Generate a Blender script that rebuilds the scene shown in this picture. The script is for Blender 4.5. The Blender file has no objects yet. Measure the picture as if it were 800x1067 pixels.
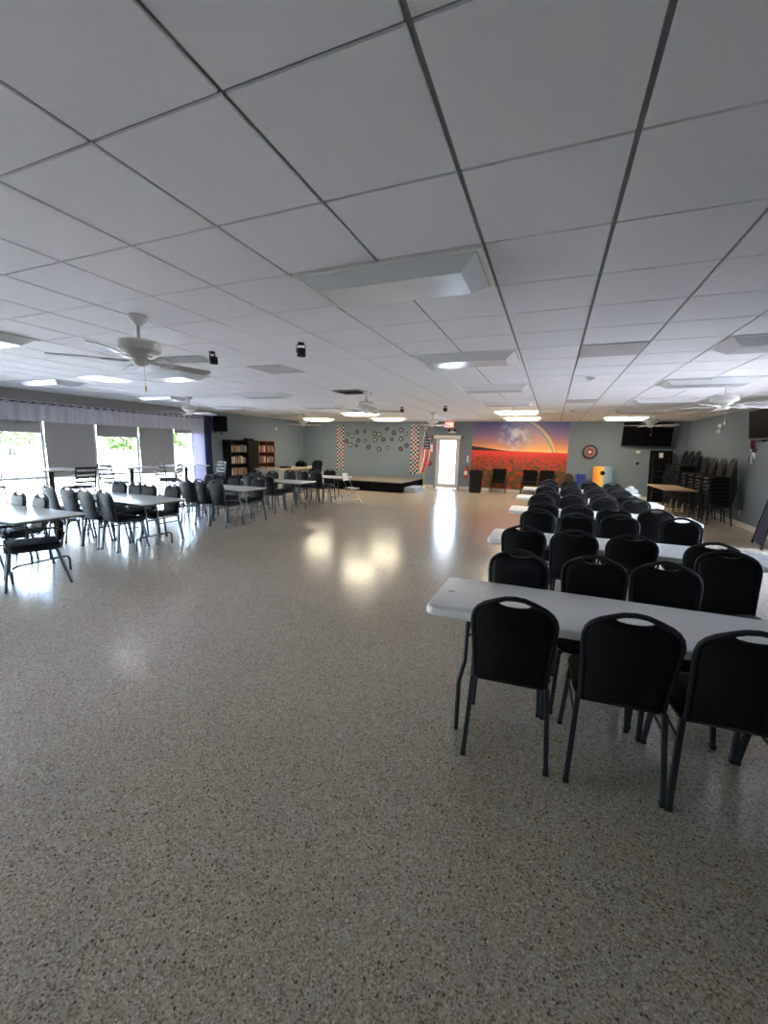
import bpy, bmesh, math, random
from mathutils import Vector, Matrix
random.seed(7)
PI = math.pi
S = bpy.context.scene
COL = S.collection
V = Vector

# ------------------------------------------------------------------ materials
def mat(name, col, rough=.5, metal=0., spec=.5, emit=None, estr=0., coat=0., coatr=.05, bump=None):
    m = bpy.data.materials.new(name); m.use_nodes = True
    b = m.node_tree.nodes['Principled BSDF']
    b.inputs['Base Color'].default_value = (*col, 1)
    b.inputs['Roughness'].default_value = rough
    b.inputs['Metallic'].default_value = metal
    b.inputs['Specular IOR Level'].default_value = spec
    b.inputs['Coat Weight'].default_value = coat
    b.inputs['Coat Roughness'].default_value = coatr
    if emit:
        b.inputs['Emission Color'].default_value = (*emit, 1)
        b.inputs['Emission Strength'].default_value = estr
    nt = m.node_tree
    # every surface gets a little procedural variation
    tc = nt.nodes.new('ShaderNodeTexCoord'); nz = nt.nodes.new('ShaderNodeTexNoise')
    sc, amt, bs = bump or (40, .06, .0)
    nz.inputs['Scale'].default_value = sc; nz.inputs['Detail'].default_value = 3
    nt.links.new(tc.outputs['Object'], nz.inputs['Vector'])
    mx = nt.nodes.new('ShaderNodeMix'); mx.data_type = 'RGBA'
    mx.inputs[6].default_value = (*[c * (1 - amt) for c in col], 1)
    mx.inputs[7].default_value = (*[min(1, c * (1 + amt)) for c in col], 1)
    nt.links.new(nz.outputs['Fac'], mx.inputs[0]); nt.links.new(mx.outputs[2], b.inputs['Base Color'])
    if bs:
        bp = nt.nodes.new('ShaderNodeBump'); bp.inputs['Strength'].default_value = bs; bp.inputs['Distance'].default_value = .002
        nt.links.new(nz.outputs['Fac'], bp.inputs['Height']); nt.links.new(bp.outputs['Normal'], b.inputs['Normal'])
    return m

M = {}
M['tile'] = mat('ceiling_tile', (.755, .757, .765), .9, bump=(260, .05, .12))
M['tbar'] = mat('ceiling_bar', (.24, .24, .24), .6)
M['wall'] = mat('wall_paint', (.175, .225, .275), .7, bump=(30, .05, .05))
M['wallgrey'] = mat('wall_grey_paint', (.30, .30, .30), .75, bump=(30, .05, .05))
M['base'] = mat('baseboard_paint', (.70, .66, .60), .5)
M['alu'] = mat('white_window_frame', (.62, .62, .63), .4)
M['blind'] = mat('roller_blind_fabric', (.42, .42, .42), .8, bump=(300, .08, .1))
M['curtain'] = mat('white_curtain', (.72, .72, .80), .8, bump=(200, .06, .1))
M['blue_curtain'] = mat('navy_curtain', (.02, .035, .12), .8)
M['grommet'] = mat('dark_grommet', (.08, .08, .08), .35, .8)
M['black_fab'] = mat('black_vinyl', (.004, .0044, .006), .55, spec=.2, bump=(240, .25, .15))
M['frame'] = mat('gunmetal_frame', (.032, .035, .041), .38, .5, spec=.35)
M['leg'] = mat('gunmetal_leg', (.05, .058, .068), .38, .6)
M['table'] = mat('white_table_plastic', (.76, .76, .75), .38, bump=(180, .05, .06))
M['ltable'] = mat('grey_table_laminate', (.58, .585, .58), .3, bump=(60, .05, 0))
M['edge'] = mat('dark_table_edge', (.05, .05, .05), .5)
M['brown'] = mat('wood_laminate', (.50, .36, .24), .4, bump=(20, .15, 0))
M['black'] = mat('black_plastic', (.007, .007, .008), .45, spec=.3)
M['matblack'] = mat('matt_black', (.005, .005, .006), .85, spec=.15)
M['screen'] = mat('tv_screen', (.003, .003, .004), .5, spec=.05)
M['white'] = mat('white_enamel', (.78, .77, .74), .35)
M['fanwhite'] = mat('fan_white', (.62, .61, .58), .4)
M['blade'] = mat('fan_blade_finish', (.42, .41, .40), .45)
M['lens'] = mat('acrylic_lens', (.70, .72, .74), .24, spec=.5, bump=(500, .04, .05))
M['lens_lit'] = mat('acrylic_lens_lit', (.8, .78, .7), .3, emit=(1, .86, .62), estr=3.3)
M['vent'] = mat('vent_paint', (.30, .28, .25), .5)
M['vent_dark'] = mat('vent_shadow', (.03, .03, .03), .8)
M['egg'] = mat('return_panel', (.44, .44, .43), .6, bump=(400, .12, .1))
M['chrome'] = mat('steel', (.55, .55, .56), .25, 1.)
M['bwood'] = mat('black_bookcase', (.006, .0055, .0055), .5, spec=.25)
M['rwood'] = mat('red_brown_bookcase', (.16, .045, .022), .4, bump=(12, .25, 0))
M['carpet'] = mat('grey_step_carpet', (.26, .28, .31), .95, bump=(60, .55, .3))
M['stage'] = mat('stage_top', (.16, .145, .125), .7, bump=(50, .2, 0))
M['skirt'] = mat('black_skirt', (.003, .003, .0035), .95, spec=.1)
M['red'] = mat('red_paint', (.55, .03, .03), .4)
M['exit'] = mat('exit_sign_red', (.75, .12, .10), .4, emit=(1, .15, .1), estr=.8)
M['gold'] = mat('gold', (.65, .45, .12), .35, .6)
M['blue'] = mat('blue_plastic', (.03, .05, .28), .4)
M['navy'] = mat('navy_board', (.010, .018, .06), .6)
M['tan'] = mat('beige_desk', (.50, .45, .36), .5)
M['dimmed_paving'] = mat('dimmed_paving', (.30, .30, .31), .9, bump=(20, .2, 0))  # side ground colour, kept dark to weaken bounced sunlight
M['grass'] = mat('lawn', (.07, .09, .035), .9, bump=(8, .3, 0))
M['leaf'] = mat('leaves', (.055, .11, .02), .7, bump=(3, .4, 0))
M['bark'] = mat('bark', (.16, .11, .07), .9)
M['conc'] = mat('concrete', (.62, .615, .62), .8, bump=(3, .06, 0))
M['fence'] = mat('white_vinyl_fence', (.75, .75, .75), .4)
M['carred'] = mat('car_red', (.40, .03, .04), .25)
M['carblue'] = mat('car_blue', (.03, .06, .18), .25)
M['tyre'] = mat('tyre', (.02, .02, .02), .8)
M['silver'] = mat('silver_folding_metal', (.42, .43, .44), .35, .7)
M['rubber'] = mat('rubber_foot', (.015, .015, .015), .8)
M['patio'] = mat('patio_grey', (.035, .035, .04), .6)
M['paper'] = mat('paper', (.80, .80, .80), .6)
M['darkbrown'] = mat('dark_brown', (.05, .035, .022), .5)
M['seatlight'] = mat('pale_blue_seat', (.40, .45, .52), .4)

def nodes_mat(name):
    m = bpy.data.materials.new(name); m.use_nodes = True
    nt = m.node_tree; return m, nt, nt.nodes['Principled BSDF'], nt.nodes.new, nt.links.new
def ramp(nt, stops, interp='LINEAR'):
    r = nt.nodes.new('ShaderNodeValToRGB'); cr = r.color_ramp; cr.interpolation = interp
    while len(cr.elements) < len(stops): cr.elements.new(.5)
    for e, (p, c) in zip(cr.elements, stops): e.position = p; e.color = (*c, 1)
    return r

# terrazzo
m, nt, b, N, L = nodes_mat('terrazzo_floor'); M['floor'] = m
tc = N('ShaderNodeTexCoord')
v1 = N('ShaderNodeTexVoronoi'); v1.inputs['Scale'].default_value = 170
v2 = N('ShaderNodeTexVoronoi'); v2.inputs['Scale'].default_value = 75
L(tc.outputs['Object'], v1.inputs['Vector']); L(tc.outputs['Object'], v2.inputs['Vector'])
s1 = N('ShaderNodeSeparateColor'); L(v1.outputs['Color'], s1.inputs[0])
s2 = N('ShaderNodeSeparateColor'); L(v2.outputs['Color'], s2.inputs[0])
r1 = ramp(nt, [(0, (.18, .15, .12)), (.07, (.27, .23, .19)), (.22, (.35, .305, .258)), (.42, (.42, .372, .32)), (.70, (.47, .42, .37)), (.90, (.57, .52, .46))], 'CONSTANT')
L(s1.outputs[0], r1.inputs[0])
r2 = ramp(nt, [(0, (.12, .09, .06)), (.5, (.30, .22, .15)), (.8, (.60, .57, .5))], 'CONSTANT'); L(s2.outputs[1], r2.inputs[0])
th = N('ShaderNodeMath'); th.operation = 'LESS_THAN'; th.inputs[1].default_value = .13; L(s2.outputs[0], th.inputs[0])
th2 = N('ShaderNodeMath'); th2.operation = 'LESS_THAN'; th2.inputs[1].default_value = .40; L(v2.outputs['Distance'], th2.inputs[0])
mu = N('ShaderNodeMath'); mu.operation = 'MULTIPLY'; L(th.outputs[0], mu.inputs[0]); L(th2.outputs[0], mu.inputs[1])
mx = N('ShaderNodeMix'); mx.data_type = 'RGBA'; L(mu.outputs[0], mx.inputs[0]); L(r1.outputs[0], mx.inputs[6]); L(r2.outputs[0], mx.inputs[7])
nz = N('ShaderNodeTexNoise'); nz.inputs['Scale'].default_value = .9; nz.inputs['Detail'].default_value = 4; L(tc.outputs['Object'], nz.inputs['Vector'])
rr = ramp(nt, [(.3, (1.06, 1.0, .90)), (.7, (1.18, 1.11, 1.0))]); L(nz.outputs['Fac'], rr.inputs[0])
m2 = N('ShaderNodeMix'); m2.data_type = 'RGBA'; m2.blend_type = 'MULTIPLY'; m2.inputs[0].default_value = 1
L(mx.outputs[2], m2.inputs[6]); L(rr.outputs[0], m2.inputs[7]); L(m2.outputs[2], b.inputs['Base Color'])
b.inputs['Roughness'].default_value = .19; b.inputs['Specular IOR Level'].default_value = .6


# clear pane
m = bpy.data.materials.new('clear_glass'); m.use_nodes = True; nt = m.node_tree; nt.nodes.clear(); M['glass'] = m
o = nt.nodes.new('ShaderNodeOutputMaterial'); mixs = nt.nodes.new('ShaderNodeMixShader'); tr = nt.nodes.new('ShaderNodeBsdfTransparent'); gl = nt.nodes.new('ShaderNodeBsdfGlossy')
tr.inputs[0].default_value = (.95, .95, .95, 1); gl.inputs['Roughness'].default_value = .02
lw = nt.nodes.new('ShaderNodeFresnel'); lw.inputs[0].default_value = 1.35
nt.links.new(lw.outputs[0], mixs.inputs[0]); nt.links.new(tr.outputs[0], mixs.inputs[1]); nt.links.new(gl.outputs[0], mixs.inputs[2]); nt.links.new(mixs.outputs[0], o.inputs[0])

# sheer curtain: part of the daylight passes through the cloth
m, nt, b, N, L = nodes_mat('sheer_curtain'); M['sheer'] = m
b.inputs['Base Color'].default_value = (.72, .72, .80, 1); b.inputs['Roughness'].default_value = .8
tl = N('ShaderNodeBsdfTranslucent'); tl.inputs[0].default_value = (.62, .62, .72, 1)
ms = N('ShaderNodeMixShader'); ms.inputs[0].default_value = .35
out = nt.nodes['Material Output']; L(b.outputs[0], ms.inputs[1]); L(tl.outputs[0], ms.inputs[2]); L(ms.outputs[0], out.inputs[0])

def translucent(m, col, fac):
    nt = m.node_tree; tl = nt.nodes.new('ShaderNodeBsdfTranslucent'); tl.inputs[0].default_value = (*col, 1)
    ms = nt.nodes.new('ShaderNodeMixShader'); ms.inputs[0].default_value = fac
    nt.links.new(nt.nodes['Principled BSDF'].outputs[0], ms.inputs[1]); nt.links.new(tl.outputs[0], ms.inputs[2]); nt.links.new(ms.outputs[0], nt.nodes['Material Output'].inputs[0])
translucent(M['blind'], (.12, .12, .12), .3)
translucent(M['curtain'], (.55, .55, .62), .3)
# poppy field mural, drawn on the wall panel's own width and height (object coordinates, metres from its lower left corner)
MW, MH = 3.52, 2.66
m, nt, b, N, L = nodes_mat('poppy_field_mural'); M['mural'] = m
b.inputs['Roughness'].default_value = .45
tc = N('ShaderNodeTexCoord'); sp = N('ShaderNodeSeparateXYZ'); L(tc.outputs['Object'], sp.inputs[0])
def math_(op, a, bb=None):
    n = nt.nodes.new('ShaderNodeMath'); n.operation = op
    for i, x in enumerate((a, bb)):
        if x is None: continue
        if isinstance(x, (int, float)): n.inputs[i].default_value = x
        else: nt.links.new(x, n.inputs[i])
    return n.outputs[0]
def mixc(f, a, bb, bt='MIX'):
    n = nt.nodes.new('ShaderNodeMix'); n.data_type = 'RGBA'; n.blend_type = bt
    for i, x in ((0, f), (6, a), (7, bb)):
        if isinstance(x, (int, float)): n.inputs[i].default_value = x
        elif isinstance(x, tuple): n.inputs[i].default_value = (*x, 1)
        else: nt.links.new(x, n.inputs[i])
    return n.outputs[2]
def noise(scale, detail=4, vec=None, sx=(1, 1, 1)):
    n = nt.nodes.new('ShaderNodeTexNoise'); n.inputs['Scale'].default_value = scale; n.inputs['Detail'].default_value = detail
    mp = nt.nodes.new('ShaderNodeMapping'); mp.inputs['Scale'].default_value = sx
    nt.links.new(tc.outputs['Object'], mp.inputs[0]); nt.links.new(mp.outputs[0], n.inputs['Vector']); return n.outputs['Fac']
x, z = sp.outputs[0], sp.outputs[2]
h = math_('DIVIDE', z, MH)
sky = ramp(nt, [(.58, (1.0, .60, .20)), (.63, (.92, .38, .14)), (.71, (.55, .25, .22)), (.83, (.26, .17, .34)), (1, (.10, .11, .34))]); L(h, sky.inputs[0])
cl = ramp(nt, [(.45, (0, 0, 0)), (.60, (1, 1, 1))]); L(noise(3.4, 7, sx=(1, 1, 1.1)), cl.inputs[0])
cx = math_('SUBTRACT', x, 1.62); cz = math_('SUBTRACT', z, 2.1)
rad = math_('SQRT', math_('ADD', math_('MULTIPLY', cx, cx), math_('MULTIPLY', cz, cz)))
glow = ramp(nt, [(0, (1, 1, 1)), (.75, (0, 0, 0))]); L(rad, glow.inputs[0])
skc = mixc(math_('MULTIPLY', glow.outputs[0], .75), sky.outputs[0], (.10, .20, .48))
skc = mixc(math_('MULTIPLY', math_('MULTIPLY', cl.outputs[0], .75), glow.outputs[0]), skc, (.80, .82, .80))

# rainbow: a ring around a point low in the field
rx = math_('SUBTRACT', x, 1.2); rz = math_('SUBTRACT', z, .9)
rd = math_('SQRT', math_('ADD', math_('MULTIPLY', rx, rx), math_('MULTIPLY', rz, rz)))
rb = ramp(nt, [(0, (.25, .15, .5)), (.3, (.2, .5, .4)), (.55, (.95, .75, .2)), (.8, (.95, .45, .1)), (1, (.7, .15, .1))])
t_ = math_('DIVIDE', math_('SUBTRACT', rd, 1.90), .17); L(t_, rb.inputs[0])
band = math_('MULTIPLY', math_('GREATER_THAN', t_, 0), math_('LESS_THAN', t_, 1))
right = ramp(nt, [(.45, (.05, .05, .05)), (.85, (.75, .75, .75))]); L(math_('DIVIDE', x, MW), right.inputs[0])
skc = mixc(math_('MULTIPLY', band, right.outputs[0]), skc, rb.outputs[0])
ing = ramp(nt, [(.40, (0, 0, 0)), (.80, (1, 1, 1))]); L(math_('DIVIDE', x, MW), ing.inputs[0])
inner = math_('MULTIPLY', math_('LESS_THAN', rd, 1.90), ing.outputs[0])
skc = mixc(math_('MULTIPLY', inner, .30), skc, (1, .62, .25))
# field
vo = N('ShaderNodeTexVoronoi'); vo.inputs['Scale'].default_value = 17; L(tc.outputs['Object'], vo.inputs['Vector'])
fl = ramp(nt, [(0, (.90, .10, .08)), (.40, (.68, .035, .03)), (.75, (.25, .06, .02)), (1, (.08, .06, .02))]); L(math_('MULTIPLY', vo.outputs['Distance'], 1.1), fl.inputs[0])
low = ramp(nt, [(.05, (.15, .11, .04)), (.33, (.40, .13, .05)), (.42, (1, 1, 1))]); L(h, low.inputs[0])
stem = ramp(nt, [(.40, (0, 0, 0)), (.52, (1, 1, 1))]); L(noise(5, 5), stem.inputs[0])
lowm = ramp(nt, [(.30, (1, 1, 1)), (.46, (0, 0, 0))]); L(h, lowm.inputs[0])
field = mixc(math_('MULTIPLY', stem.outputs[0], lowm.outputs[0]), fl.outputs[0], (.10, .075, .03))
farr = ramp(nt, [(.46, (0, 0, 0)), (.56, (1, 1, 1))]); L(h, farr.inputs[0])
field = mixc(farr.outputs[0], field, (.80, .06, .045))
horiz = math_('ADD', .585, math_('MULTIPLY', .02, math_('SUBTRACT', .5, math_('DIVIDE', x, MW))))
isf = math_('LESS_THAN', h, horiz)
picc = mixc(isf, skc, field)
# tree line on the left, thinning out to the right
tl_h = math_('ADD', horiz, math_('MULTIPLY', math_('SUBTRACT', 1.0, math_('MULTIPLY', x, .72)), .055))
tl_h = math_('ADD', tl_h, math_('MULTIPLY', math_('SUBTRACT', noise(6, 3), .5), .02))
ist = math_('MULTIPLY', math_('LESS_THAN', h, tl_h), math_('GREATER_THAN', h, math_('SUBTRACT', horiz, .004)))
picc = mixc(ist, picc, (.05, .025, .03))
L(picc, b.inputs['Base Color'])

# cornhole board paint, orange to blue across its width
m, nt, b, N, L = nodes_mat('board_paint'); M['board'] = m
tc = N('ShaderNodeTexCoord'); sp = N('ShaderNodeSeparateXYZ'); L(tc.outputs['Object'], sp.inputs[0])
r = ramp(nt, [(0, (.75, .22, .03)), (.28, (.90, .42, .04)), (.50, (.85, .60, .15)), (.60, (.30, .42, .50)), (1, (.10, .24, .42))])
mr = N('ShaderNodeMapRange'); mr.inputs['From Min'].default_value = -.31; mr.inputs['From Max'].default_value = .31; L(sp.outputs[0], mr.inputs[0]); L(mr.outputs[0], r.inputs[0]); L(r.outputs[0], b.inputs['Base Color'])
b.inputs['Roughness'].default_value = .4

# checkered strip: small squares in black, white and a few red
m, nt, b, N, L = nodes_mat('checker_strip'); M['checker'] = m
tc = N('ShaderNodeTexCoord'); mp = N('ShaderNodeMapping'); mp.inputs['Scale'].default_value = (11.76, 11.76, 11.76); mp.inputs['Location'].default_value = (0, .5, .01)
L(tc.outputs['Object'], mp.inputs[0]); ck = N('ShaderNodeTexChecker'); ck.inputs['Scale'].default_value = 1
ck.inputs[1].default_value = (.50, .50, .50, 1); ck.inputs[2].default_value = (.012, .012, .02, 1); L(mp.outputs[0], ck.inputs[0])
nz = N('ShaderNodeTexNoise'); nz.inputs['Scale'].default_value = 3.2; L(tc.outputs['Object'], nz.inputs['Vector'])
g = N('ShaderNodeMath'); g.operation = 'GREATER_THAN'; g.inputs[1].default_value = .52; L(nz.outputs['Fac'], g.inputs[0])
g2 = N('ShaderNodeMath'); g2.operation = 'MULTIPLY'; L(g.outputs[0], g2.inputs[0]); L(ck.outputs['Fac'], g2.inputs[1])
mx = N('ShaderNodeMix'); mx.data_type = 'RGBA'; L(g2.outputs[0], mx.inputs[0]); L(ck.outputs['Color'], mx.inputs[6]); mx.inputs[7].default_value = (.50, .50, .50, 1)
sel = N('ShaderNodeMath'); sel.operation = 'SUBTRACT'; sel.inputs[0].default_value = 1; L(ck.outputs['Fac'], sel.inputs[1])
s3 = N('ShaderNodeMath'); s3.operation = 'MULTIPLY'; L(sel.outputs[0], s3.inputs[0]); L(g.outputs[0], s3.inputs[1])
m3 = N('ShaderNodeMix'); m3.data_type = 'RGBA'; L(s3.outputs[0], m3.inputs[0]); L(mx.outputs[2], m3.inputs[6]); m3.inputs[7].default_value = (.35, .02, .03, 1)
L(m3.outputs[2], b.inputs['Base Color'])

# flag cloth: stripes and canton in the cloth's UV map
m, nt, b, N, L = nodes_mat('flag_cloth'); M['flag'] = m
uv = N('ShaderNodeUVMap'); sp = N('ShaderNodeSeparateXYZ'); L(uv.outputs[0], sp.inputs[0])
st = math_('GREATER_THAN', math_('FRACT', math_('MULTIPLY', sp.outputs[1], 6.5)), .5)
strp = mixc(st, (.50, .03, .04), (.75, .72, .70))
can = math_('MULTIPLY', math_('LESS_THAN', sp.outputs[0], .42), math_('GREATER_THAN', sp.outputs[1], .46))
sx_ = math_('SUBTRACT', math_('FRACT', math_('MULTIPLY', sp.outputs[0], 14.3)), .5); sy_ = math_('SUBTRACT', math_('FRACT', math_('MULTIPLY', sp.outputs[1], 9.3)), .5)
star = math_('LESS_THAN', math_('ADD', math_('MULTIPLY', sx_, sx_), math_('MULTIPLY', sy_, sy_)), .05)
canton = mixc(star, (.015, .02, .09), (.7, .7, .7))
L(mixc(can, strp, canton), b.inputs['Base Color']); b.inputs['Roughness'].default_value = .8

# ------------------------------------------------------------------ mesh helper
class MB:
    def __init__(s): s.v = []; s.f = []; s.uv = None
    def add(s, vs, fs):
        n = len(s.v); s.v += [tuple(p) for p in vs]; s.f += [tuple(n + i for i in f) for f in fs]; return s
    def box(s, x0, x1, y0, y1, z0, z1):
        return s.add([(x0,y0,z0),(x1,y0,z0),(x1,y1,z0),(x0,y1,z0),(x0,y0,z1),(x1,y0,z1),(x1,y1,z1),(x0,y1,z1)],
                     [(0,3,2,1),(4,5,6,7),(0,1,5,4),(1,2,6,5),(2,3,7,6),(3,0,4,7)])
    def rbox(s, x0, x1, y0, y1, z0, z1, r):      # box with rounded vertical corners and softened rims
        pts = rrect(x0, x1, y0, y1, r)
        e = min(r * .4, (z1 - z0) * .35)
        return s.loft([inset(pts, e, z0), inset(pts, 0, z0 + e), inset(pts, 0, z1 - e), inset(pts, e, z1)])
    def loft(s, rings, cap=True):
        n = len(rings[0]); o = len(s.v)
        for r in rings: s.v += [tuple(p) for p in r]
        for k in range(len(rings) - 1):
            for i in range(n):
                j = (i + 1) % n; s.f.append((o+k*n+i, o+k*n+j, o+(k+1)*n+j, o+(k+1)*n+i))
        if cap:
            s.f.append(tuple(o + i for i in reversed(range(n)))); s.f.append(tuple(o + (len(rings)-1)*n + i for i in range(n)))
        return s
    def tube(s, path, r, n=8, closed=False, sq=False, up=None):
        P = [V(p) for p in path]; rings = []
        K = len(P)
        for k, p in enumerate(P):
            a = P[(k-1) % K] if (closed or k) else p; c = P[(k+1) % K] if (closed or k < K-1) else p
            t = (c - a).normalized()
            u = V(up) if up else (V((0,0,1)) if abs(t.z) < .9 else V((0,1,0)))
            sx = t.cross(u).normalized(); sy = sx.cross(t).normalized()
            rk = r[k] if isinstance(r, list) else r
            ra, rb = (rk if isinstance(rk, tuple) else (rk, rk))
            if sq: cs = [(-1,-1),(1,-1),(1,1),(-1,1)]
            else: cs = [(math.cos(2*PI*i/n), math.sin(2*PI*i/n)) for i in range(n)]
            rings.append([p + sx*ra*cx + sy*rb*cy for cx, cy in cs])
        if closed: rings.append(rings[0]); return s.loft(rings, False)
        return s.loft(rings)
    def cyl(s, p0, p1, r0, r1=None, n=16):
        r1 = r0 if r1 is None else r1
        return s.tube([p0, p1], [r0, r1], n)
    def lathe(s, prof, c=(0,0,0), n=24):
        rings = [[(c[0]+r*math.cos(2*PI*i/n), c[1]+r*math.sin(2*PI*i/n), c[2]+z) for i in range(n)] for r, z in prof]
        return s.loft(rings)
    def prism(s, pts, d):                       # pts: closed 3D polygon, d: extrusion vector
        d = V(d); a = [V(p) for p in pts]; return s.loft([a, [p + d for p in a]])
    def xf(s, mtx):
        s.v = [tuple(mtx @ V(p)) for p in s.v]; return s
    def mesh(s, name, m, smooth=True, ang=35):
        me = bpy.data.meshes.new(name); me.from_pydata(s.v, [], s.f); me.update()
        bm = bmesh.new(); bm.from_mesh(me); bmesh.ops.recalc_face_normals(bm, faces=bm.faces); bm.to_mesh(me); bm.free()
        for mm in (m if isinstance(m, list) else [m]): me.materials.append(mm)
        if smooth:
            me.shade_smooth(); me.set_sharp_from_angle(angle=math.radians(ang))
        return me
    def build(s, name, m, parent=None, loc=None, smooth=True, ang=35):
        o = bpy.data.objects.new(name, s.mesh(name, m, smooth, ang)); COL.objects.link(o)
        if parent: o.parent = parent
        if loc: o.location = loc
        return o
def rrect(x0, x1, y0, y1, r, n=5):
    out = []
    for cx, cy, a0 in ((x1-r, y0+r, -PI/2), (x1-r, y1-r, 0), (x0+r, y1-r, PI/2), (x0+r, y0+r, PI)):
        for i in range(n + 1):
            a = a0 + PI/2*i/n; out.append((cx + r*math.cos(a), cy + r*math.sin(a)))
    return out
def inset(pts, e, z):
    xs = [p[0] for p in pts]; ys = [p[1] for p in pts]
    cx, cy = (min(xs)+max(xs))/2, (min(ys)+max(ys))/2; hx, hy = (max(xs)-min(xs))/2, (max(ys)-min(ys))/2
    return [(cx + (x-cx)*(1-e/hx), cy + (y-cy)*(1-e/hy), z) for x, y in pts]

def tag(o, label=None, cat=None, group=None, kind=None):
    if label: o['label'] = label
    if cat: o['category'] = cat
    if group: o['group'] = group
    if kind: o['kind'] = kind
    return o
def thing(name, label, cat, loc=(0,0,0), rz=0, group=None):
    o = bpy.data.objects.new(name, None); COL.objects.link(o); o.empty_display_size = .1
    o.location = loc; o.rotation_euler = (0, 0, rz); return tag(o, label, cat, group)
def dup(src, loc, rz=0, label=None, group=None, cat=None):
    def cp(o, par):
        c = o.copy(); COL.objects.link(c)
        if par: c.parent = par
        for ch in o.children: cp(ch, c)
        return c
    r = cp(src, None); r.location = loc; r.rotation_euler = (0, 0, rz)
    return tag(r, label, cat, group)
class Once:                                      # first use moves the prototype itself, later uses copy it
    def __init__(s, make): s.make = make; s.p = None
    def __call__(s, loc, rz, label, group=None):
        if s.p is None:
            s.p = s.make(); s.p.location = loc; s.p.rotation_euler = (0, 0, rz); tag(s.p, label, None, group); return s.p
        return dup(s.p, loc, rz, label, group)
def struct(name, mb, m, parent=None, smooth=False):
    o = mb.build(name, m, parent, smooth=smooth)
    if not parent: o['kind'] = 'structure'
    return o
ORD = ['first', 'second', 'third', 'fourth', 'fifth', 'sixth', 'seventh', 'eighth', 'ninth', 'tenth', 'eleventh', 'twelfth', 'thirteenth', 'fourteenth', 'fifteenth', 'sixteenth']

# ------------------------------------------------------------------ room shell
XL, XR, YB, YF, H = -10.89, 4.15, -4.2, 16.70, 2.705
TW = .2
struct('floor', MB().box(XL-TW, XR+TW, YB-TW, YF+TW, -.15, 0), M['floor'])
struct('roof_added_overhang', MB().box(XL-1.5, XR+2.2, YB-2.4, YF+1.3, H+.25, H+.5), M['wallgrey'])  # unseen roof; its overhang is added to keep direct sun off the glazing
U = .6096; X0, Y0 = -1.0362, 1.1506
GX, GY, GD = .0105, .0075, .010       # half widths of the reveals between the tiles and their depth
tl = MB()
xs = [XL-.05] + [X0+U*i for i in range(-17, 10) if XL < X0+U*i < XR] + [XR+.05]
ys = [YB-.05] + [Y0+U*j for j in range(-10, 27) if YB < Y0+U*j < YF] + [YF+.05]
for xa, xb in zip(xs, xs[1:]):
    for ya, yb in zip(ys, ys[1:]):
        a_, b_, c_, d_ = xa+GX, xb-GX, ya+GY, yb-GY
        tl.add([(a_, c_, H), (b_, c_, H), (b_, d_, H), (a_, d_, H), (a_, c_, H+GD), (b_, c_, H+GD), (b_, d_, H+GD), (a_, d_, H+GD)],
               [(0,3,2,1),(0,1,5,4),(1,2,6,5),(2,3,7,6),(3,0,4,7),(4,5,6,7)])
struct('ceiling', tl, M['tile'])
struct('trim_1', MB().box(XL-TW, XR+TW, YB-TW, YF+TW, H+GD, H+.07), M['tbar'])
# far wall with the door opening
DX0, DX1, DH = -4.46, -3.50, 2.10
struct('wall_far', MB().box(XL-TW, DX0, YF, YF+TW, 0, H).box(DX1, XR+TW, YF, YF+TW, 0, H).box(DX0, DX1, YF, YF+TW, DH, H), M['wall'])
# right wall, with a glazed opening nearer than the picture shows
RY0, RY1 = 5.55, 9.6
struct('wall_right', MB().box(XR, XR+TW, RY1, YF, 0, H).box(XR, XR+TW, YB-TW, RY0, 0, H).box(XR, XR+TW, RY0, RY1, 2.1, H), M['wall'])
# back wall, behind the picture
struct('wall_back', MB().box(XL-TW, XR+TW, YB-TW, YB, 0, H), M['wall'])
# left wall: glazed bays up to y = 10.63, solid beyond
BAY = 1.18; LY1 = 10.63; LY0 = LY1 - BAY*12
struct('wall_left', MB().box(XL-TW, XL, LY1, YF, 0, H).box(XL-TW, XL, YB-TW, LY0, 0, H).box(XL-TW, XL, LY0, LY1, 2.12, H), [M['wall']])
struct('trim_2', MB().box(XL, XL+.012, YB, 10.95, 2.12, H-.001), M['wallgrey'])
bh, bt = .115, .014
struct('baseboard_far', MB().box(XL, DX0-.06, YF-bt, YF, 0, bh).box(DX1+.06, XR, YF-bt, YF, 0, bh), M['base'])
struct('baseboard_right', MB().box(XR-bt, XR, RY1, YF-bt, 0, bh), M['base'])
struct('baseboard_left', MB().box(XL, XL+bt, LY1, YF-bt, 0, bh), M['base'])

def window(n, ax, a0, a1, w0, z0, z1, rail=None, mw=.03, inn=.03, outw=.09):
    """framed pane in a wall; ax 'x' = wall of constant x at w0 (room on the side of sign), a0..a1 along the wall"""
    f = MB()
    def bx(p0, p1, q0, q1, zz0, zz1):
        (f.box(q0, q1, p0, p1, zz0, zz1) if ax == 'x' else f.box(p0, p1, q0, q1, zz0, zz1))
    lo, hi = min(w0-inn, w0+outw), max(w0-inn, w0+outw)
    bx(a0, a0+mw, lo, hi, z0, z1); bx(a1-mw, a1, lo, hi, z0, z1)
    bx(a0+mw, a1-mw, lo, hi, z1-.05, z1); bx(a0+mw, a1-mw, lo, hi, z0, z0+.06)
    if rail: bx(a0+mw, a1-mw, lo, hi, rail-.03, rail+.03)
    o = struct('window_%d' % n, f, M['alu'])
    g = MB(); c = (lo+hi)/2
    for q0, q1 in ([(z0+.06, rail-.03), (rail+.03, z1-.05)] if rail else [(z0+.06, z1-.05)]):
        (g.box(c-.003, c+.003, a0+mw, a1-mw, q0, q1) if ax == 'x' else g.box(a0+mw, a1-mw, c-.003, c+.003, q0, q1))
    g.build('glass_pane', M['glass'], o, smooth=False); return o
wn = 0
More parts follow.
